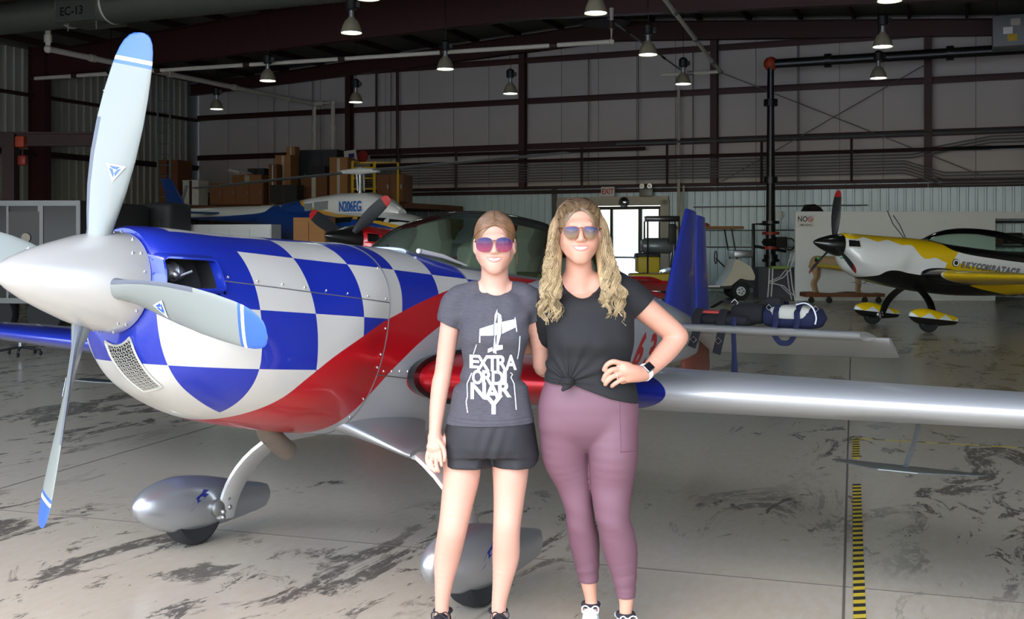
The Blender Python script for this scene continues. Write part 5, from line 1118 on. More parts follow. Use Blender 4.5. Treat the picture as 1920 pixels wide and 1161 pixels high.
G().loft([[(x, y, z) for x, y, z in sect(a, b*1.02, c, d)[2:11]] for a, b, c, d in ((2.62, .2, 1.05, 1.46), (2.35, .38, .95, 1.69), (1.97, .55, .87, 1.925))], False, False).obj('windshield', 'heli_glass', HL)
G().tube([(.05, 0, 2.5), (.05, 0, 3.02)], [.05, .045], 12).obj('mast', 'galv', HL)
rt = G().tube([(.05, .12, 2.6), (.05, .1, 2.95)], .018, 6).tube([(.1, -.12, 2.6), (.05, -.1, 2.95)], .018, 6); rt.obj('pitch_link', 'heli_white', HL)
M = Matrix.Rotation(-math.atan2(hf.y, hf.x), 4, 'Z')
ld = (M @ (at(375, 355, 25.6)-Vector((hm.x, hm.y, 2.98)))).normalized(); rd = Vector((-ld.x, -ld.y, .035)).normalized(); hb = Vector((.05, 0, 3.02))
G().tube([hb-Vector((ld.x, ld.y, 0))*.5, hb, hb+Vector((ld.x, ld.y, 0))*.5], [.06, .11, .06], 10, flat=.7).ball(tuple(hb), .09).obj('rotor_hub', 'heli_white', HL)
for d in (ld, rd): G().tube([hb+d*.45, hb+d*2.5, hb+d*5.0], [.16, .165, .16], 8, flat=.14).obj('rotor_blade', 'heli_grey', HL)
G().tube([(-6.35, .12, 2.22), (-6.35, .18, 2.22)], .05, 8).tube([(-6.35-.3, .17, 1.55), (-6.35+.3, .17, 2.9)], .05, 6, flat=.3).obj('tail_rotor', 'heli_grey', HL)
for side in (-1, 1):
    R_ = Matrix.Rotation(0 if side < 0 else PI, 4, 'Z'); text('N206EG', .30, 'heli_letter', 'registration', HL, R_ @ Matrix.Translation((.12*(-side)-.15*0, -.372, 2.26)) @ Matrix.Rotation(PI/2, 4, 'X'), .003, .018, .62)
# ---------------------------------------------------------------- mezzanine with stored goods
mz = thing('storage_mezzanine', 'raised storage deck along the rear wall beside the far corner', 'mezzanine', HW(-20.5, 30.4), TH)
G().box((0, 0, 2.58), (10.6, 3.9, .16)).obj('deck', 'wood_brown', mz, smooth=0)
for x in (-5.1, -1.7, 1.7, 5.1): G().box((x, -1.85, 1.25), (.14, .14, 2.5)).obj('post', 'dark_iron', mz, smooth=0)
for i in range(3): G().box((-5.25+i*3.5+1.75, -1.93, 2.42), (3.47, .06, .34)).obj('edge_beam', 'dark_iron', mz, smooth=0)
for k in range(6): G().box((-4.5+k*1.78, .3, 1.12), (1.7, 1.2, 2.2)).obj('shade_dark_shelf', 'dark_panel', mz, smooth=0)  # storage blocks coloured dark for the shadow under the deck
DECK = 2.66
def crate(px0, px1, py0, D, m_, nm, label, cat, dep=.6, py1=None, kind='box', group=None):
    a, b = at(px0, py0, D), at(px1, py0, D); w = b.x-a.x; zt = a.z; zb = DECK if py1 is None else at(px0, py1, D).z; h = zt-zb
    o = thing(nm, label, cat, ((a.x+b.x)/2, D+dep/2, zb), TH*.6, group)
    if kind == 'box':
        G().box((0, 0, h/2), (w, dep, h)).obj('body', m_, o, smooth=0); G().box((0, -.005, h-.012), (w*1.02, dep*1.02, .03)).obj('lid', m_, o, smooth=0); G().box((0, -dep/2-.006, h*.5), (w*.16, .01, h*.98)).obj('packing_tape', 'beige_cloth' if m_.startswith('card') else 'dark_iron', o, smooth=0)
    elif kind == 'cabinet':
        G().box((0, 0, h/2), (w, dep, h)).obj('body', m_, o, smooth=0); n = max(2, int(w/.45))
        for i in range(n):
            d = G().box((-w/2+w*(i+.5)/n, -dep/2-.012, h*.5), (w/n*.92, .024, h*.9)).obj('door', m_, o, smooth=0); G().box((-w/2+w*(i+.85)/n, -dep/2-.035, h*.55), (.03, .03, .12)).obj('handle', 'galv', d, smooth=0)
    return o
crate(302, 341, 300, 35.5, 'wood_brown', 'wooden_crate', 'dark brown wooden crate at the far end of the mezzanine', 'crate', .9)
crate(393, 503, 343, 34.0, 'wood_brown', 'storage_cabinet', 'long low brown cabinet on the mezzanine behind the tail boom', 'cabinet', .7, kind='cabinet')
crate(437, 497, 328, 35.6, 'cardboard', 'cardboard_box', 'long flat tan carton lying behind the low brown cabinet', 'box', .6)
crate(519, 550, 291, 34.4, 'cardboard', 'cardboard_box', 'tall tan carton beside the white pipe drops on the mezzanine', 'box', .6)
crate(539, 556, 275, 34.5, 'cardboard', 'cardboard_box', 'small orange-brown carton on top of the tall tan carton', 'box', .35, py1=290.6)
crate(506, 522, 308, 33.9, 'cardboard_dark', 'cardboard_box', 'narrow dark carton next to the tall tan carton', 'box', .4)
crate(551, 640, 281, 35.8, 'dark_panel', 'storage_cabinet', 'large dark grey cabinet standing at the back of the mezzanine', 'cabinet', .8, kind='cabinet')
crate(621, 657, 295, 33.4, 'cardboard', 'cardboard_box', 'tan carton with open flaps beside the yellow ladder frame', 'box', .6)
crate(566, 619, 331, 33.6, 'cardboard_dark', 'cardboard_box', 'wide reddish-brown carton below the dark grey cabinet', 'box', .6)
crate(711, 764, 327, 31.6, 'wood_brown', 'storage_cabinet', 'square brown cabinet behind the helicopter engine cowling', 'cabinet', .8, kind='cabinet')
crate(507, 562, 347, 32.7, 'dark_plastic', 'equipment_case', 'wide black equipment case at the front edge of the mezzanine', 'case', .5)
crate(466, 500, 316, 36.3, 'dark_panel', 'equipment_case', 'dark grey case behind the long flat tan carton', 'case', .5)
crate(586, 612, 312, 34.6, 'dark_plastic', 'equipment_case', 'small black case standing behind the wide reddish-brown carton', 'case', .4)
crate(345, 378, 338, 34.6, 'sheet_white', 'paper_stack', 'pale stack of flattened sheets on the mezzanine', 'stack', .6)
o = thing('leaning_sheet', 'white foam sheet leaning on the tan carton', 'sheet', at(450, 327, 35.5), TH); G().box((0, 0, .08), (.46, .7, .05), ry=.22).obj('sheet', 'sheet_white', o); G().box((0, 0, .12), (.40, .6, .02), ry=.22).obj('inner_face', 'heli_white', o)
for i, (px, py) in enumerate(((383, 349), (407, 347), (431, 346))):      # upturned black chairs
    p = at(px, py, 36.4); o = thing('stacked_chair', 'black chair stored upside down on the mezzanine '+('beside the pale sheets', 'between two other black chairs', 'beside the white foam sheet')[i], 'chair', (p.x, p.y, DECK), TH+.1*i, 'upturned black chairs on the mezzanine')
    G().rbox((0, 0, .25), (.36, .36, .08), .02).obj('seat', 'dark_plastic', o); G().rbox((0, .18, .12), (.34, .05, .24), .02).obj('backrest', 'dark_plastic', o)
    for a in (-.14, .14):
        for b in (-.14, .14): G().tube([(a, b, .28), (a*1.15, b*1.15, .62)], .018, 6).obj('leg', 'dark_plastic', o)
p = at(657, 301, 34.5); o = thing('printed_board', 'white board with a dark printed block above the yellow ladder frame', 'board', (p.x, p.y, p.z), TH); G().box((0, 0, .16), (.44, .03, .32), ry=-.1).obj('board', 'sheet_white', o); G().box((.05, -.02, .15), (.2, .012, .13), ry=-.1).obj('printed_block', 'swift_blue', o)
p = at(680, 302, 34.8); o = thing('cable_drum', 'red round cable drum beside the printed board', 'drum', (p.x, p.y, p.z), TH); G().lathe([(.19, -.02), (.19, .02)], (0, 0, .14), 'Y', 20).obj('flange', 'crane_red', o); G().lathe([(.1, .02), (.1, .14)], (0, 0, .14), 'Y', 14).obj('core', 'dark_plastic', o)
p0, p1 = at(660, 372, 30.8), at(703, 303, 30.8); w = p1.x-p0.x
o = thing('platform_ladder', 'yellow steel ladder frame with rungs behind the rotor mast', 'ladder', ((p0.x+p1.x)/2, p0.y, 0), TH*.5)
for x in (-w/2, w/2): G().tube([(x, 0, 0), (x, 0, p1.z)], .045, 6).obj('rail', 'ladder_yellow', o)
for i in range(12): G().tube([(-w/2, 0, .3+i*.3), (w/2, 0, .3+i*.3)], .022, 6).obj('rung', 'ladder_yellow', o)
G().tube([(-w/2, 0, p1.z), (-w/2, .6, p1.z), (w/2+.5, .6, p1.z), (w/2+.5, .6, .0)], .035, 6).obj('guard_rail', 'ladder_yellow', o)
crate(553, 618, 408, 21.9, 'cardboard', 'tool_cart', 'tan painted tool cart behind the red aeroplane nose', 'cart', .5, 597.7, 'cabinet')
crate(354, 520, 421, 22.3, 'heli_white', 'locker_row', 'row of pale grey lockers standing beneath the helicopter tail boom', 'lockers', .45, 596, 'cabinet')
# ---------------------------------------------------------------- trailer, container, crane, stool at the side wall
p = at(-75, 447, 18.5); q = at(168, 447, 18.5); o = thing('cargo_trailer', 'dark enclosed cargo trailer with silver trim parked by the side wall', 'trailer', ((p.x+q.x)/2, 19.9, 0), -.06); w = q.x-p.x
G().rbox((0, 0, 1.38), (w, 3.0, 1.75), .08).obj('body', 'trailer_dark', o)
for x, ww in ((-w/2+.02, .1), (-w*.07, .04), (w*.19, .09), (w/2-.03, .07)): G().box((x, -1.505, 1.38), (ww, .03, 1.72)).obj('trim_post', 'trailer_trim', o, smooth=0)
for z in (.56, 2.2): G().box((0, -1.505, z), (w, .035, .09)).obj('trim_rail', 'trailer_trim', o, smooth=0)
d = G().box((w*.06, -1.51, 1.36), (w*.24, .03, 1.4)).obj('side_door', 'trailer_dark', o, smooth=0); G().box((w*.15, -1.54, 1.3), (.05, .04, .14)).obj('handle', 'trailer_trim', d, smooth=0); G().lathe([(.09, 0), (.08, -.02)], (w*.08, -1.525, 1.62), 'Y', 14).obj('vent', 'black_gloss', d)
for x in (-.4, .45): G().lathe([(.12, -.1), (.3, -.11), (.33, -.06), (.33, .06), (.3, .11), (.12, .1)], (x, -1.35, .33), 'Y', 22).obj('wheel', 'rubber', o)
G().tube([(w/2-.1, -.5, .45), (w/2+1.1, 0, .45)], .05, 6).tube([(w/2-.1, .5, .45), (w/2+1.1, 0, .45)], .05, 6).tube([(w/2+.9, 0, .45), (w/2+.9, 0, .02)], .04, 8).obj('drawbar', 'dark_iron', o)
p, q = at(264, 447, 21.5), at(330, 447, 21.5); w = q.x-p.x; o = thing('equipment_case', 'grey rounded equipment container beside the helicopter tail', 'container', ((p.x+q.x)/2, 22, 0), -.2)
G().rbox((0, 0, 1.17), (w, .9, 2.3), .12, seg=3).obj('body', 'dark_panel', o); G().rbox((-.05, -.46, 1.3), (w*.55, .04, 1.4), .02).obj('door', 'trailer_dark', o)
o = thing('jib_crane', 'dark red jib crane with hoist along the side wall', 'crane', at(20, 447, 25)*Vector((1, 1, 0)) if 0 else (at(20, 447, 25).x, 25, 0), 0); zt = at(0, 250, 25).z
G().box((0, 0, zt/2), (.28, .28, zt)).obj('post', 'dark_iron', o, smooth=0); L_ = at(200, 0, 25).x-at(20, 0, 25).x; G().box((L_/2-.1, 0, zt), (L_+.3, .18, .05)).box((L_/2-.1, 0, zt-.14), (L_+.3, .02, .26)).box((L_/2-.1, 0, zt-.28), (L_+.3, .18, .03)).obj('jib_beam', 'dark_iron', o, smooth=0)
h = G().rbox((.26, -.02, zt-.2), (.22, .26, .26), .04).obj('hoist', 'rust_orange', o); G().tube([(.27, 0, zt-.3), (.27, 0, zt-.6)], .02, 6).obj('chain', 'dark_iron', h); G().rbox((.27, 0, zt-.62), (.2, .14, .24), .05).obj('hook_block', 'crane_red', h)
p = at(60, 610, 20.5*0+20); o = thing('rolling_stool', 'low dark mechanic stool on castors near the silver spinner', 'stool', (at(38, 0, 19.2*0+15).x, 15, 0)); G().lathe([(.2, .36), (.21, .39), (.2, .43), (.02, .44)], n=20).obj('seat', 'dark_plastic', o); G().tube([(0, 0, .1), (0, 0, .37)], .03).obj('column', 'galv', o)
for i in range(5): a = i*1.257; G().tube([(0, 0, .12), (.28*math.cos(a), .28*math.sin(a), .08)], .018, 6).obj('base_arm', 'dark_plastic', o); G().lathe([(.03, -.012), (.035, 0), (.03, .012)], (.28*math.cos(a), .28*math.sin(a), .035), 'X', 10).obj('castor', 'rubber', o)
p = at(307, 0, 33); o = thing('wall_ladder', 'tall grey-green ladder fixed near the far corner', 'ladder', (p.x, 33, 0), TH+.5)
for x in (-.18, .18): G().tube([(x, 0, 0), (x, 0, at(0, 155, 33).z)], .03, 6).obj('rail', 'tank_grey', o)
for i in range(18): G().tube([(-.18, 0, .3+i*.32), (.18, 0, .3+i*.32)], .016, 5).obj('rung', 'tank_grey', o)
# ---------------------------------------------------------------- ducts and pipes
def line(name, label, cat, pts, r, m_, n=10, extra=None):
    o = thing(name, label, cat, pts[0]); P = [Vector(p)-Vector(pts[0]) for p in pts]
    G().tube(P, r, n).obj('run', m_, o)
    step = 0
    for a, b in zip(P[:-1], P[1:]):
        L = (b-a).length
        for i in range(int(L/3.2)+1):
            c = a+(b-a)*((i+.5)/(int(L/3.2)+1)); d = (b-a).normalized(); G().tube([c-d*.09, c+d*.09], r*1.28, n).obj('coupling', 'dark_iron' if extra is None else extra, o)
    for p in P[1:-1]: G().ball(tuple(p), r*1.35, 10).obj('elbow', m_ if extra is None else extra, o)
    return o
d0 = at(-60, 36, 26.3); dd = E1
du = thing('spiral_duct', 'large round spiral ventilation duct crossing under the roof', 'duct', tuple(d0)); 
g = G().tube([(0, 0, 0), tuple(dd*16)], .44, 28); g.obj('duct_run', 'duct_metal', du)
g = G()
for i in range(110):
    c = dd*(i*.145); g.tube([c-dd*.01, c+dd*.01], .45, 24, cap=False)
g.obj('spiral_seam', 'duct_metal', du)['kind'] = 'stuff'
c = at(196, 22, 25.2); rel = (Vector(c)-Vector(d0)).dot(dd); bx_ = dd*rel
o = G().box((0, 0, 0), (1.15, 1.0, .84)).obj('junction_box', 'duct_metal', du, smooth=0, loc=tuple(bx_), rot=(0, 0, TH))
for sx in (-.62, .62): G().torus((sx, 0, 0), .43, .035, 'X', 28, 6).obj('flange_ring', 'white_pipe', o)
text('EC-13', .27, 'black_gloss', 'stencil', o, Matrix.Translation((-.1, -.505, -.2)) @ Matrix.Rotation(PI/2, 4, 'X'), .001, .01)
for x in (-.4, .42): G().tube([(x, -.3, -.42), (x, -.3, -.6)], .012, 5).obj('drain_stub', 'grey_pipe', o)
def onz(px, py, z): D = F_PX*(z-EYE)/(HORIZ-py); return at(px, py, D)
a = onz(90, 92, 6.2); L_ = 11.7
line('water_pipe', 'cream pipe running along the side wall with upturned ends', 'pipe', [tuple(a+Vector((0, 0, .5))), tuple(a), tuple(a+E2*L_), tuple(a+E2*L_-Vector((0, 0, 3.4)))], .075, 'white_pipe', extra='white_pipe')
line('water_pipe', 'cream pipe drop beside the boxes on the mezzanine', 'pipe', [tuple(a+E2*L_+E1*-.2), tuple(a+E2*L_+E1*.75), tuple(a+E2*L_+E1*.75-Vector((0, 0, 3.4)))], .075, 'white_pipe', extra='white_pipe')
a, b = onz(66, 147, 6.0), onz(1163, 77, 6.0)
line('long_pipe', 'long thin white pipe hanging across the hangar with a short riser at its end', 'pipe', [tuple(a), tuple(b-E1*.2), tuple(b-E1*.2+Vector((0, 0, .75)))], .052, 'white_pipe')
a, b = onz(1243, -6, 6.6), onz(1350, 134, 6.1)
line('slanting_pipe', 'slanting grey pipe ending by the rear wall column', 'pipe', [tuple(a), tuple(b), tuple(b-E1*1.6)], .05, 'white_pipe', extra='grey_pipe')
a, b = onz(1140, 34, 6.9), onz(1275, 130, 6.1); line('lamp_conduit', 'thin dark conduit slanting between two high-bay lamps', 'conduit', [tuple(a), tuple(b)], .025, 'grey_pipe')
rx = at(1445, 120, 30.2); ry = at(1445, 447, 30.2)
o = line('sprinkler_riser', 'thick black riser pipe with orange elbow and valves feeding a black overhead pipe', 'pipe', [(rx.x, rx.y, 0), (rx.x, rx.y, rx.z), tuple(Vector((rx.x, rx.y, rx.z))+E1*9.2)], .15, 'black_pipe', 16, 'black_pipe')
for c in o.children:
    if c.name.startswith('elbow'): c.data.materials[0] = MATS['rust_orange']
for z in (1.0, 1.35, 1.75, 2.05): G().lathe([(.24, -.04), (.24, .04)], (0, 0, z), n=16).obj('flange', 'crane_red' if z in (1.35, 1.75) else 'black_pipe', o)
G().lathe([(.2, -.1), (.26, 0), (.2, .1)], (0, 0, 1.5), n=14).box((.25, -.1, 1.5), (.3, .3, .3)).tube([(-.5, -.1, .5), (-.5, -.1, 2.0), (0, -.1, 2.0)], .05).tube([(-.5, -.1, 1.4), (.4, -.1, 1.25)], .04).obj('valve_set', 'black_pipe', o); G().torus((.45, -.25, 1.45), .16, .02, 'Y').obj('hand_wheel', 'dark_iron', o)
# pipes and conduits fixed to the rear wall, drawn in wall coordinates
def wallpipe(pts, r, m_, nm='pipe'): G().tube([(u_, VB-d, z) for u_, z, d in pts], r, 6).obj(nm, m_, WB)
for i in range(8): z = 3.42+i*.085; wallpipe([(-19, z, .34), (-1.6+.0*i, z, .34), (-.6, z-.35, .34), (-.2, z-.35, .34), (2.6, z-.35, .34)] if i < 5 else [(-19, z, .34), (-1.4, z, .34), (.6, z+.35, .34), (2.6, z+.35, .34)], .022, 'grey_pipe', 'conduit')
wallpipe([(-18.5, 4.05, .4), (.6, 4.05, .4)], .06, 'dark_iron'); wallpipe([(-18.5, 4.33, .4), (-9, 4.33, .4)], .06, 'dark_iron'); wallpipe([(-9.9, 4.5, .42), (2.5, 4.5, .42)], .045, 'galv')
for u_ in (-17.4, -15.3, -11.0, -8.3, -5.5, -3.0): wallpipe([(u_, 3.2, .46), (u_, 4.42, .46)], .04, 'dark_iron', 'strut')
for u_ in (-22.6, -21.0, -17.9, -9.3, -7.6, -4.5, -10.9): wallpipe([(u_, 3.25, .1), (u_, 7.4, .1)], .018, 'grey_pipe', 'conduit')
wallpipe([(-17.6, 3.2, .2), (-17.6, 7.2, .2)], .05, 'dark_iron'); wallpipe([(-18.4, 4.6, .2), (-18.4, 7.2, .2)], .04, 'dark_iron')
wallpipe([(1.5, .1, .5), (1.5, 5.9, .5), (3.2, 5.9, .5)], .075, 'frame_beige'); wallpipe([(2.1, 3.2, .5), (2.1, 5.75, .5), (3.2, 5.75, .5)], .06, 'black_pipe'); wallpipe([(-.6, 4.05, .5), (2.3, 4.05, .5), (2.3, 5.6, .5), (3.2, 5.6, .5)], .05, 'black_pipe')
wallpipe([(-8.0, 0, .25), (-8.0, 3.2, .25), (-8.0, 6.1, .25)], .05, 'frame_beige'); wallpipe([(-7.85, 0, .25), (-7.85, 3.2, .25)], .03, 'frame_beige')
for z in (2.55, 1.85, 1.35): wallpipe([(-7.6, z, .07), (-2.6, z, .07)], .02, 'galv', 'conduit')
for u_, z in ((-5.05, 2.3), (-4.35, 2.35)): G().rbox((u_, VB-.08, z), (.16, .1, .2), .01).obj('switch_box', 'sign_white', WB)
for v, z in ((0, 4.1), (0, 2.5)): G().tube([(UL+.25, 12, z+.0), (UL+.25, VB-.3, z)], .05, 6).obj('pipe', 'dark_iron', WL)
for v in (20, 24, 27): G().tube([(UL+.25, v, 2.5), (UL+.25, v, 4.1)], .04, 6).obj('pipe', 'dark_iron', WL)
p = at(1893, 62, 27.5); o = thing('unit_heater', 'grey unit heater with white and yellow stickers hung under the roof', 'heater', tuple(p), TH); G().rbox((.1, 0, 0), (1.0, .8, .78), .03).obj('housing', 'heli_grey', o)
for x, z, m_ in ((-.05, .0, 'sign_white'), (.05, -.18, 'ladder_yellow'), (.12, .2, 'beige_cloth')): G().box((x, -.405, z), (.22, .012, .17)).obj('sticker', m_, o, smooth=0)
for x in (-.3, .5): G().tube([(x, 0, .38), (x, 0, 1.1)], .015, 5).obj('hanger_rod', 'dark_iron', o)
p = at(1135, 44, 31.5); o = thing('roof_fan', 'dark shallow fan cowl hanging below the ridge', 'fan', tuple(p)); G().lathe([(.72, .0), (.6, .16), (.3, .28), (.1, .32)], n=24).obj('cowl', 'dark_panel', o); G().lathe([(.06, .3), (.06, 1.3)], n=8).obj('stem', 'dark_iron', o)
# ---------------------------------------------------------------- partition corner
PD = 28.3
a, b = at(1491, 564, PD), at(1864, 565, PD); w = b.x-a.x
o = thing('partition_wall', 'low white partition wall behind the yellow aeroplane', 'partition', ((a.x+b.x)/2, PD, 0), -.01)
G().box((0, 0, 1.14), (w, .1, 2.28)).obj('panel', 'partition_white', o, smooth=0); G().box((w/2+1.2, 0, 2.2), (2.4, .1, .16)).obj('header', 'partition_white', o, smooth=0); G().box((0, 0, 2.29), (w+.02, .14, .03)).obj('cap', 'partition_white', o, smooth=0)
s = thing('no_smoking_sign', 'small white NO smoking sign with red ring on the partition', 'sign', (at(1510, 0, PD).x, PD-.06, at(0, 415, PD).z)); G().box((0, 0, 0), (.42, .012, .31)).obj('plate', 'sign_white', s, smooth=0)
text('NO', .19, 'black_gloss', 'lettering', s, Matrix.Translation((-.09, -.008, .05)) @ Matrix.Rotation(PI/2, 4, 'X'), .001, .012, .85); text('SMOKING', .07, 'black_gloss', 'lettering', s, Matrix.Translation((0, -.008, -.1)) @ Matrix.Rotation(PI/2, 4, 'X'), .001, .006)
G().torus((.11, -.008, .05), .06, .008, 'Y', 22).box((.11, -.008, .05), (.115, .006, .012), ry=.8).box((.11, -.007, .05), (.08, .005, .014)).obj('no_smoking_symbol', 'sign_red', s)
p = at(1522, 398, PD); o = thing('black_cloth_bundle', 'black folded cover lying on top of the partition', 'cover', (p.x, PD, 2.305)); G().loft([[(x, y*.12, z) for x, y, z in ((-.26*k, -1, 0), (-.22*k, -1, h), (.05*k, -1, h*1.1), (.2*k, -1, h*.6), (.28*k, -1, 0))]+[(.28*k, .12, 0), (-.26*k, .12, 0)] for k, h in ((.9, .12), (1, .17))]).obj('cover', 'black_cloth', o)
G().rbox((.05, -.05, .1), (.2, .16, .12), .04).obj('fold', 'black_cloth', o)
o = thing('dark_opening_rack', 'dark shelving rack full of parts past the partition end', 'rack', (at(1905, 0, 29.3).x, 29.5, 0), -.05)  # dark-coloured rack stands in for the unlit room behind the opening
for z in (.1, .75, 1.4, 2.05): G().box((0, 0, z), (1.7, .6, .05)).obj('shelf', 'dark_panel', o, smooth=0)
for x in (-.83, .83):
    for y in (-.28, .28): G().box((x, y, 1.05), (.06, .06, 2.1)).obj('upright', 'dark_iron', o, smooth=0)
G().box((0, .31, 1.05), (1.7, .02, 2.1)).obj('back_panel', 'dark_panel', o, smooth=0)
for i in range(9): z = (.13, .78, 1.43)[i//3]; G().rbox((-.55+(i % 3)*.52, -.05, z+.15+.03*(i % 2)), (.42, .4, .3), .03).obj('parts_bin', ['cardboard_dark', 'dark_plastic', 'dark_iron'][i % 3], o)
a = at(1422, 503, 29.3); b = at(1489, 503, 29.3); w = b.x-a.x; o = thing('low_counter', 'dark grey low cabinet behind the white bar chair', 'cabinet', ((a.x+b.x)/2, 29.6, 0)); G().box((0, 0, a.z/2), (w, .6, a.z)).obj('body', 'counter_grey', o, smooth=0); G().box((0, 0, a.z), (w*1.03, .64, .04)).obj('top', 'counter_grey', o, smooth=0)
for x in (-w/4, w/4): G().box((x, -.31, a.z*.5), (w*.47, .02, a.z*.9)).obj('door', 'counter_grey', o, smooth=0)
o = thing('bar_chair', 'white tubular bar chair with green seat', 'chair', (at(1466, 0, 28.5).x, 28.5, 0)); sz = at(0, 503, 28.5).z
G().rbox((-.08, 0, sz+.02), (.44, .42, .07), .02).obj('seat', 'seat_green', o)
for y in (-.18, .18):
    G().tube([(-.28, y, sz), (-.3, y, .4), (-.33, y, 0)], .018, 6).obj('leg', 'chair_white', o); G().tube([(.17, y, sz), (.22, y, .4), (.30, y, 0)], .018, 6).obj('leg', 'chair_white', o)
    G().tube([(.17, y, sz), (.24, y, sz+.2), (.30, y, sz+.42)], .018, 6).obj('back_post', 'chair_white', o); G().tube([(-.3, y, .45), (.0, y, .38), (.27, y, .12)], .015, 6).obj('brace', 'chair_white', o); G().tube([(-.28, y, .48), (.0, y, .6), (.17, y, sz-.02)], .015, 6).obj('brace', 'chair_white', o)
G().rbox((.28, 0, sz+.3), (.03, .36, .26), .01, ry=.2).obj('backrest', 'chair_white', o)
a, b = at(1507, 0, 27.2), at(1655, 0, 27.2); w = b.x-a.x; o = thing('wheeled_board', 'brown wooden board on castors in front of the partition', 'dolly', ((a.x+b.x)/2, 27.3, 0))
rings = [[(x, -.3-.03*math.sin(x*5), .16), (x, .3+.03*math.sin(x*7), .16), (x, .3+.03*math.sin(x*7), .25+.02*math.sin(x*6)), (x, -.3-.03*math.sin(x*5), .25+.02*math.sin(x*6))] for x in np.linspace(-w/2, w/2, 14)]
G().loft(rings).obj('board', 'wood_brown', o, 30)
for x in (-w/2+.15, -w/4+.1, w/4, w/2-.15): G().lathe([(.03, -.03), (.075, -.02), (.075, .02), (.03, .03)], (x, -.24, .076), 'Y', 14).box((x, -.24, .14), (.07, .07, .06)).obj('castor', 'rubber', o)
an = SDF((-1.05, -.3, .0), (1.05, .3, 1.5), .016); 
for x in (-.82, -.5, .45, .72):
    for y in (-.11,): pass
def leg4(x, y, hind):
    P = [(x, y, .02), (x+.02, y, .10), (x+(.06 if hind else .0), y, .3), (x+(-.04 if hind else .02), y, .52), (x+(.02 if hind else 0), y*.8, .82)]; R_ = [.045, .04, .05, .055, .12]
    an.poly(catmull(np.array([list(p)+[r] for p, r in zip(P, R_)]), 4), .05)
for x, h in ((-.62, 0), (.62, 1)):
    for y in (-.13, .13): leg4(x+(.16 if y > 0 else 0), y, h)
an.poly(catmull(np.array([[-.62, 0, .95, .2], [-.2, 0, .92, .22], [.3, 0, .95, .19], [.66, 0, .96, .2]]), 5), .06); an.poly(catmull(np.array([[-.66, 0, 1.02, .15], [-.82, 0, 1.2, .10], [-.9, 0, 1.33, .08]]), 4), .05); an.poly(catmull(np.array([[-.88, 0, 1.36, .085], [-.98, 0, 1.3, .06], [-1.02, 0, 1.27, .045]]), 4), .03); an.poly(np.array([[.82, 0, 1.0, .04], [.9, 0, .8, .025]]), .03)
for y in (-.07, .07): an.poly(np.array([[-.86, y, 1.4, .03], [-.84, y*1.7, 1.46, .012]]), .02)
t = thing('animal_figure', 'tan four-legged animal figure standing on the wheeled board', 'figure', ((a.x+b.x)/2-.05, 27.3, .25), PI); t.scale = (.86, .86, .8); mobj('body', an.mesh('body', 'fur_tan'), t)
# ---------------------------------------------------------------- golf cart and yellow tug
o = thing('golf_cart', 'cream golf cart with tan roof and white wheel hubs near the glazed door', 'golf cart', (at(1322, 0, 29.0).x, 29.0, 0)); 
def wheelset(o, xs, r, y, hub='chair_white'):
    for x in xs:
        for sy in (-y, y):
            wl = G().lathe([(r*.55, -.09), (r*.9, -.1), (r, -.06), (r, .06), (r*.9, .1), (r*.55, .09)], (x, sy, r), 'Y', 22).obj('wheel', 'rubber', o); sgn = -1 if sy < 0 else 1
            G().lathe([(r*.54, 0), (r*.5, sgn*.03), (r*.1, sgn*.045)], (x, sy+sgn*.07, r), 'Y', 18).obj('hub_cap', hub, wl)
            for k in range(5): a_ = k*1.257; G().rbox((x+r*.27*math.cos(a_), sy+sgn*.115, r+r*.27*math.sin(a_)), (.05, .012, .03), .005, ry=-a_).obj('hub_slot', 'dark_panel', wl)
wheelset(o, (-.86, .83), .235, .5)
G().box((0, 0, .33), (1.9, 1.0, .07)).obj('floor_pan', 'black_gloss', o, smooth=0)
G().prism([(.35, .36), (.62, .80), (.70, 1.06), (.78, 1.06), (1.12, .86), (1.22, .62), (1.2, .52), (1.05, .52), (.83, .56), (.6, .38)], -.5, .5, 'Y').obj('front_cowl', 'cart_cream', o, 20)
G().box((1.0, 0, .42), (.45, .96, .2)).obj('front_bumper', 'black_gloss', o, smooth=0)
G().prism([(-1.2, .45), (-1.2, .72), (-.9, .82), (-.3, .80), (-.2, .36), (-.55, .36), (-.62, .5), (-.86, .56), (-1.1, .5)], -.5, .5, 'Y').obj('rear_body', 'cart_cream', o, 20)
G().rbox((-.35, 0, .78), (.5, .98, .14), .04).obj('seat_cushion', 'brown_lens', o); G().rbox((-.62, 0, 1.08), (.14, .98, .45), .05, ry=-.15).obj('seat_back', 'brown_lens', o)
G().rbox((.05, 0, 1.89), (1.75, 1.1, .07), .03).obj('roof', 'cardboard', o); G().lathe([(.1, 0), (.09, .06), (.05, .1)], (.02, 0, 1.92), n=12).obj('beacon', 'rust_orange', o)
for sy in (-.48, .48): G().tube([(.75, sy, 1.05), (.6, sy, 1.88)], .02, 6).obj('front_post', 'black_gloss', o); G().tube([(-.85, sy, .8), (-.72, sy, 1.88)], .02, 6).obj('rear_post', 'black_gloss', o)
G().tube([(.55, .2, .85), (.32, .2, 1.08)], .02, 6).torus((.32, .2, 1.1), .17, .016, 'X', 18).obj('steering_wheel', 'black_gloss', o)
for sy in (-.35, .35): G().lathe([(.07, 0), (.06, .03)], (1.12, sy, .8), 'X', 12).obj('headlight', 'lens_white', o)
G().rbox((.92, -.05, 1.2), (.5, .9, .2), .03).obj('folded_rack', 'galv', o); G().box((-1.22, -.38, .7), (.03, .16, .08)).obj('tail_light', 'tail_red', o); G().box((-.05, -.51, .36), (.7, .03, .05)).obj('side_step', 'chair_white', o)
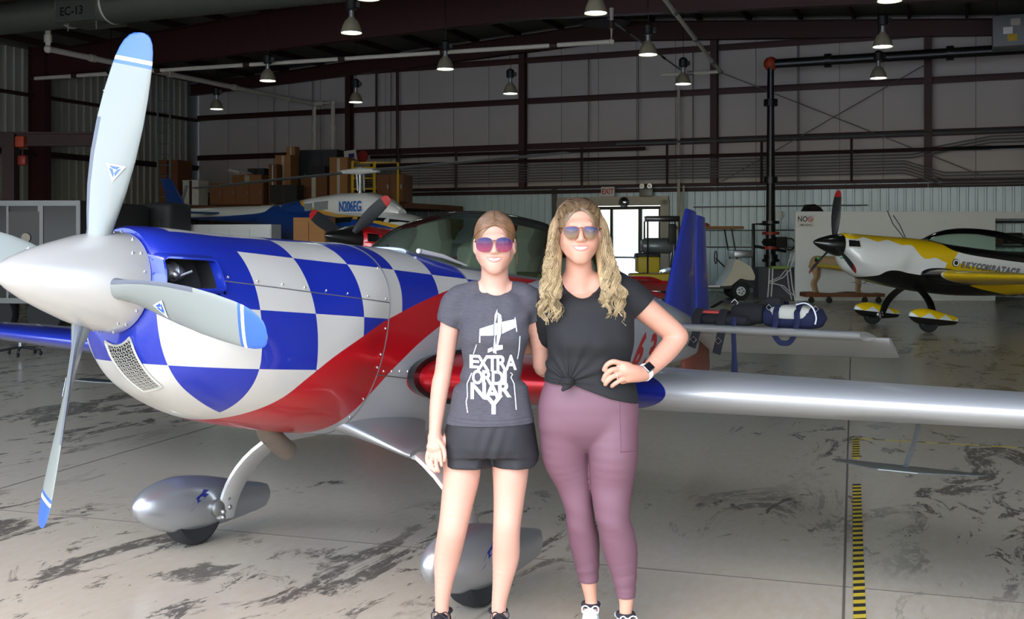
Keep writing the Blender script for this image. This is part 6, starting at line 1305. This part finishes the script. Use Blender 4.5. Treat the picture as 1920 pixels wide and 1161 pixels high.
o = thing('utility_tug', 'yellow utility tug carrying a grey tank beside the glazed door', 'tug', (at(1232, 0, 27.6).x, 27.6, 0))
wheelset(o, (-.45, .3), .22, .42); G().rbox((-.05, 0, .55), (1.3, .8, .36), .05).obj('chassis', 'tug_yellow', o); G().rbox((-.25, 0, .95), (.55, .7, .4), .04).obj('seat_box', 'tug_yellow', o); G().rbox((-.25, 0, 1.18), (.6, .62, .12), .04).obj('seat', 'dark_plastic', o)
G().lathe([(.02, -.42), (.14, -.4), (.2, -.32), (.2, .32), (.14, .4), (.02, .42)], (0, 0, 1.42), 'X', 20).obj('tank', 'tank_grey', o)
for x in (-.28, .5):
    for y in (-.34, .34): G().tube([(x, y, .6), (x, y, 2.05)], .025, 6).obj('frame_post', 'black_gloss', o)
for y in (-.34, .34): G().tube([(-.28, y, 2.05), (.5, y, 2.05)], .025, 6).obj('frame_rail', 'black_gloss', o)
G().rbox((.1, 0, 2.1), (.85, .75, .14), .03).obj('light_bar', 'black_gloss', o); G().rbox((.35, -.2, 1.72), (.2, .2, .5), .03).obj('hose_reel', 'dark_plastic', o)
pts = [(.3+.34*math.cos(a_), .24+.32*math.sin(a_)) for a_ in np.linspace(.1, 3.0, 12)]; pts2 = [(.3+.29*math.cos(a_), .24+.27*math.sin(a_)) for a_ in np.linspace(3.0, .1, 12)]
for y in (-.45, .35): G().prism(pts+pts2, y-.06, y+.12, 'Y').obj('fender', 'chair_white', o)
# ---------------------------------------------------------------- harness and bag lying on the tailplane
def tp(x, y, z): return PL.matrix_world @ (Matrix.Translation((0, 0, 1.45)) @ Matrix.Rotation(-.106, 4, 'Y') @ Vector((-x, y, z)))
bpy.context.view_layer.update()
rzp = PL.rotation_euler.z
c = tp(5.38, 1.0, .055); o = thing('travel_bag', 'navy and beige travel bag lying on the silver tailplane', 'bag', tuple(c), rzp)
def cushion(w, d, h, n=20, e=3.2, puff=.25):
    rings = []
    for t in np.linspace(-1, 1, 11):
        k = (1-abs(t)**e)**(1/e)*.97+.03; rings.append([(d/2*k*math.copysign(abs(math.cos(a_))**.7, math.cos(a_)), w/2*t, h*(.5+.5*k*math.copysign(abs(math.sin(a_))**.7, math.sin(a_)))) for a_ in (2*PI*j/n for j in range(n))])
    return G().loft(rings)
cushion(.50, .26, .17).obj('body', 'navy_cloth', o); g = cushion(.36, .262, .172); g.v = [(x+.005, y, z) for x, y, z in g.v]; g.v = [(x*1.02, y, .05+z*.74) for x, y, z in g.v]; g.obj('beige_panel', 'beige_cloth', o)
for y in (-.09, .07):
    G().tube([(.14, y, .03), (.15, y, .13), (.06, y, .2), (-.06, y*.9, .2), (-.13, y, .1)], .022, 6, flat=.18, up=(1, 0, 0)).obj('strap', 'navy_cloth', o)
G().tube([tuple(q) for q in catmull(np.array([(.15, -.09, .06), (.19, -.085, -.03), (.19, -.05, -.085), (.19, -.01, -.095), (.19, .03, -.085), (.19, .065, -.03), (.15, .07, .06)]), 4)], .02, 6, flat=.2, up=(1, 0, 0)).obj('handle', 'navy_cloth', o)
G().tube([tuple(q) for q in catmull(np.array([(.1, .05, .185), (.12, .12, .2), (.13, .18, .17), (.14, .21, .1), (.135, .2, .05)]), 4)], .006, 6).obj('cord', 'chair_white', o); G().rbox((.05, -.13, .2), (.1, .12, .07), .02).obj('pouch', 'black_cloth', o)
for y in (-.15, .2): G().torus((.12, y, .16), .022, .004, 'X', 4).obj('buckle', 'chrome', o)
c = tp(5.36, .50, .055); o = thing('parachute_harness', 'black parachute pack with hanging straps on the tailplane beside the fin', 'harness', tuple(c), rzp)
cushion(.46, .34, .10).obj('pack', 'black_cloth', o); g = cushion(.30, .26, .16); g.v = [(x-.03, y+.16, z+.02) for x, y, z in g.v]; g.obj('yoke', 'black_cloth', o); G().rbox((.04, -.1, .105), (.16, .2, .02), .008).obj('red_flap', 'red_cloth', o)
for y, z1, x1 in ((.0, -.2, .24), (-.20, -.16, .24)): G().tube([(.1, y, .13), (.19, y, .06), (.21, y+.02, -.03), (.215, y-.02, z1)], .034, 6, flat=.15, up=(1, 0, 0)).obj('strap', 'black_cloth', o); G().torus((.225, y, -.10), .025, .005, 'X', 4).obj('buckle', 'chrome', o)
G().tube([(.16, .1, .08), (.20, .11, .0), (.21, .12, -.2), (.21, .125, -.42)], [.02, .02, .02, .032], 6, flat=.2, up=(1, 0, 0)).obj('leg_strap', 'navy_cloth', o); G().tube([(-.1, -.18, .13), (0, -.05, .19), (.06, .06, .17)], .026, 6, flat=.2).obj('strap', 'black_cloth', o); G().torus((.04, .06, .18), .028, .006, 'X', 4).obj('buckle', 'chrome', o)
# ---------------------------------------------------------------- floor tape
def gp(px, py): D = F_PX*EYE/(py-HORIZ); return Vector(((px-960)/F_PX*D, D, 0))
a, b = gp(1598, 822), gp(1600, 1175); d = (b-a).normalized(); L_ = (b-a).length; nrm = Vector((-d.y, d.x, 0)); 
if nrm.x < 0: nrm = -nrm
o = thing('hazard_tape', 'worn yellow and black striped hazard tape stuck on the floor joint', 'tape', tuple(a))
def quad(p0, p1, p2, p3, z0, z1): return G().loft([[p0+Vector((0, 0, z0)), p1+Vector((0, 0, z0)), p1+Vector((0, 0, z1)), p0+Vector((0, 0, z1))], [p3+Vector((0, 0, z0)), p2+Vector((0, 0, z0)), p2+Vector((0, 0, z1)), p3+Vector((0, 0, z1))]])
W_ = .052
for s0, s1 in ((0, .85), (1.75, L_+.3)): quad(d*s0, d*s0+nrm*W_, d*s1+nrm*W_, d*s1, .0016, .0022).obj('tape_base', 'tape_yellow', o, smooth=0)
s0 = .04
while s0 < L_+.2:
    if not (.8 < s0 < 1.65): quad(d*(s0+.025), d*s0+nrm*W_, d*(s0+.045)+nrm*W_, d*(s0+.07), .0022, .0028).obj('stripe', 'tape_black', o, smooth=0)
    s0 += .098
a, b = gp(1600, 823), gp(1990, 845); d = b-a; n2 = Vector((-d.y, d.x, 0)).normalized()*.03; o = thing('line_tape', 'thin yellow line tape crossing the floor beneath the silver wing', 'tape', tuple(a))
quad(Vector(), n2, d+n2, d, .0016, .0022).obj('tape_base', 'tape_yellow', o, smooth=0)
for t in (.1, .3, .42, .62, .8): quad(d*t, d*t+n2, d*(t+.06)+n2, d*(t+.06), .0022, .0027).obj('worn_patch', 'tape_black', o, smooth=0)
# ---------------------------------------------------------------- seen through the door
def car(label, m_, u_, v_, rz):
    o = thing('parked_car', label, 'car', tuple(HW(u_, v_)), TH+rz)
    T = [(-2.2, .5, .75, .7), (-2.1, .35, .95, .82), (-1.4, .3, 1.02, .88), (-.5, .3, 1.0, .9), (.9, .3, .98, .9), (1.7, .32, .86, .86), (2.15, .4, .7, .7)]
    G().loft([sect(x, w, z0, z1, 20, 4) for x, z0, z1, w in T]).obj('body', m_, o)
    G().loft([sect(x, w, .85, z1, 20, 3) for x, z1, w in ((-1.9, .98, .7), (-1.3, 1.42, .68), (-.4, 1.5, .68), (.4, 1.42, .68), (1.15, .95, .74))]).obj('greenhouse', 'heli_glass', o)
    G().loft([sect(x, w, 1.3, z1, 20, 3) for x, z1, w in ((-1.35, 1.44, .60), (-.4, 1.52, .62), (.4, 1.44, .60))]).obj('roof', m_, o)
    for x in (-1.4, 1.35):
        for y in (-.82, .82): G().lathe([(.15, -.1), (.31, -.1), (.33, 0), (.31, .1), (.15, .1)], (x, y, .33), 'Y', 18).obj('wheel', 'rubber', o)
car('white parked car outdoors behind the glazed door', 'car_white', -9.2, 46, .2); car('red parked car outdoors at the edge of the glazed door', 'car_red', -15.6, 42, -.2)
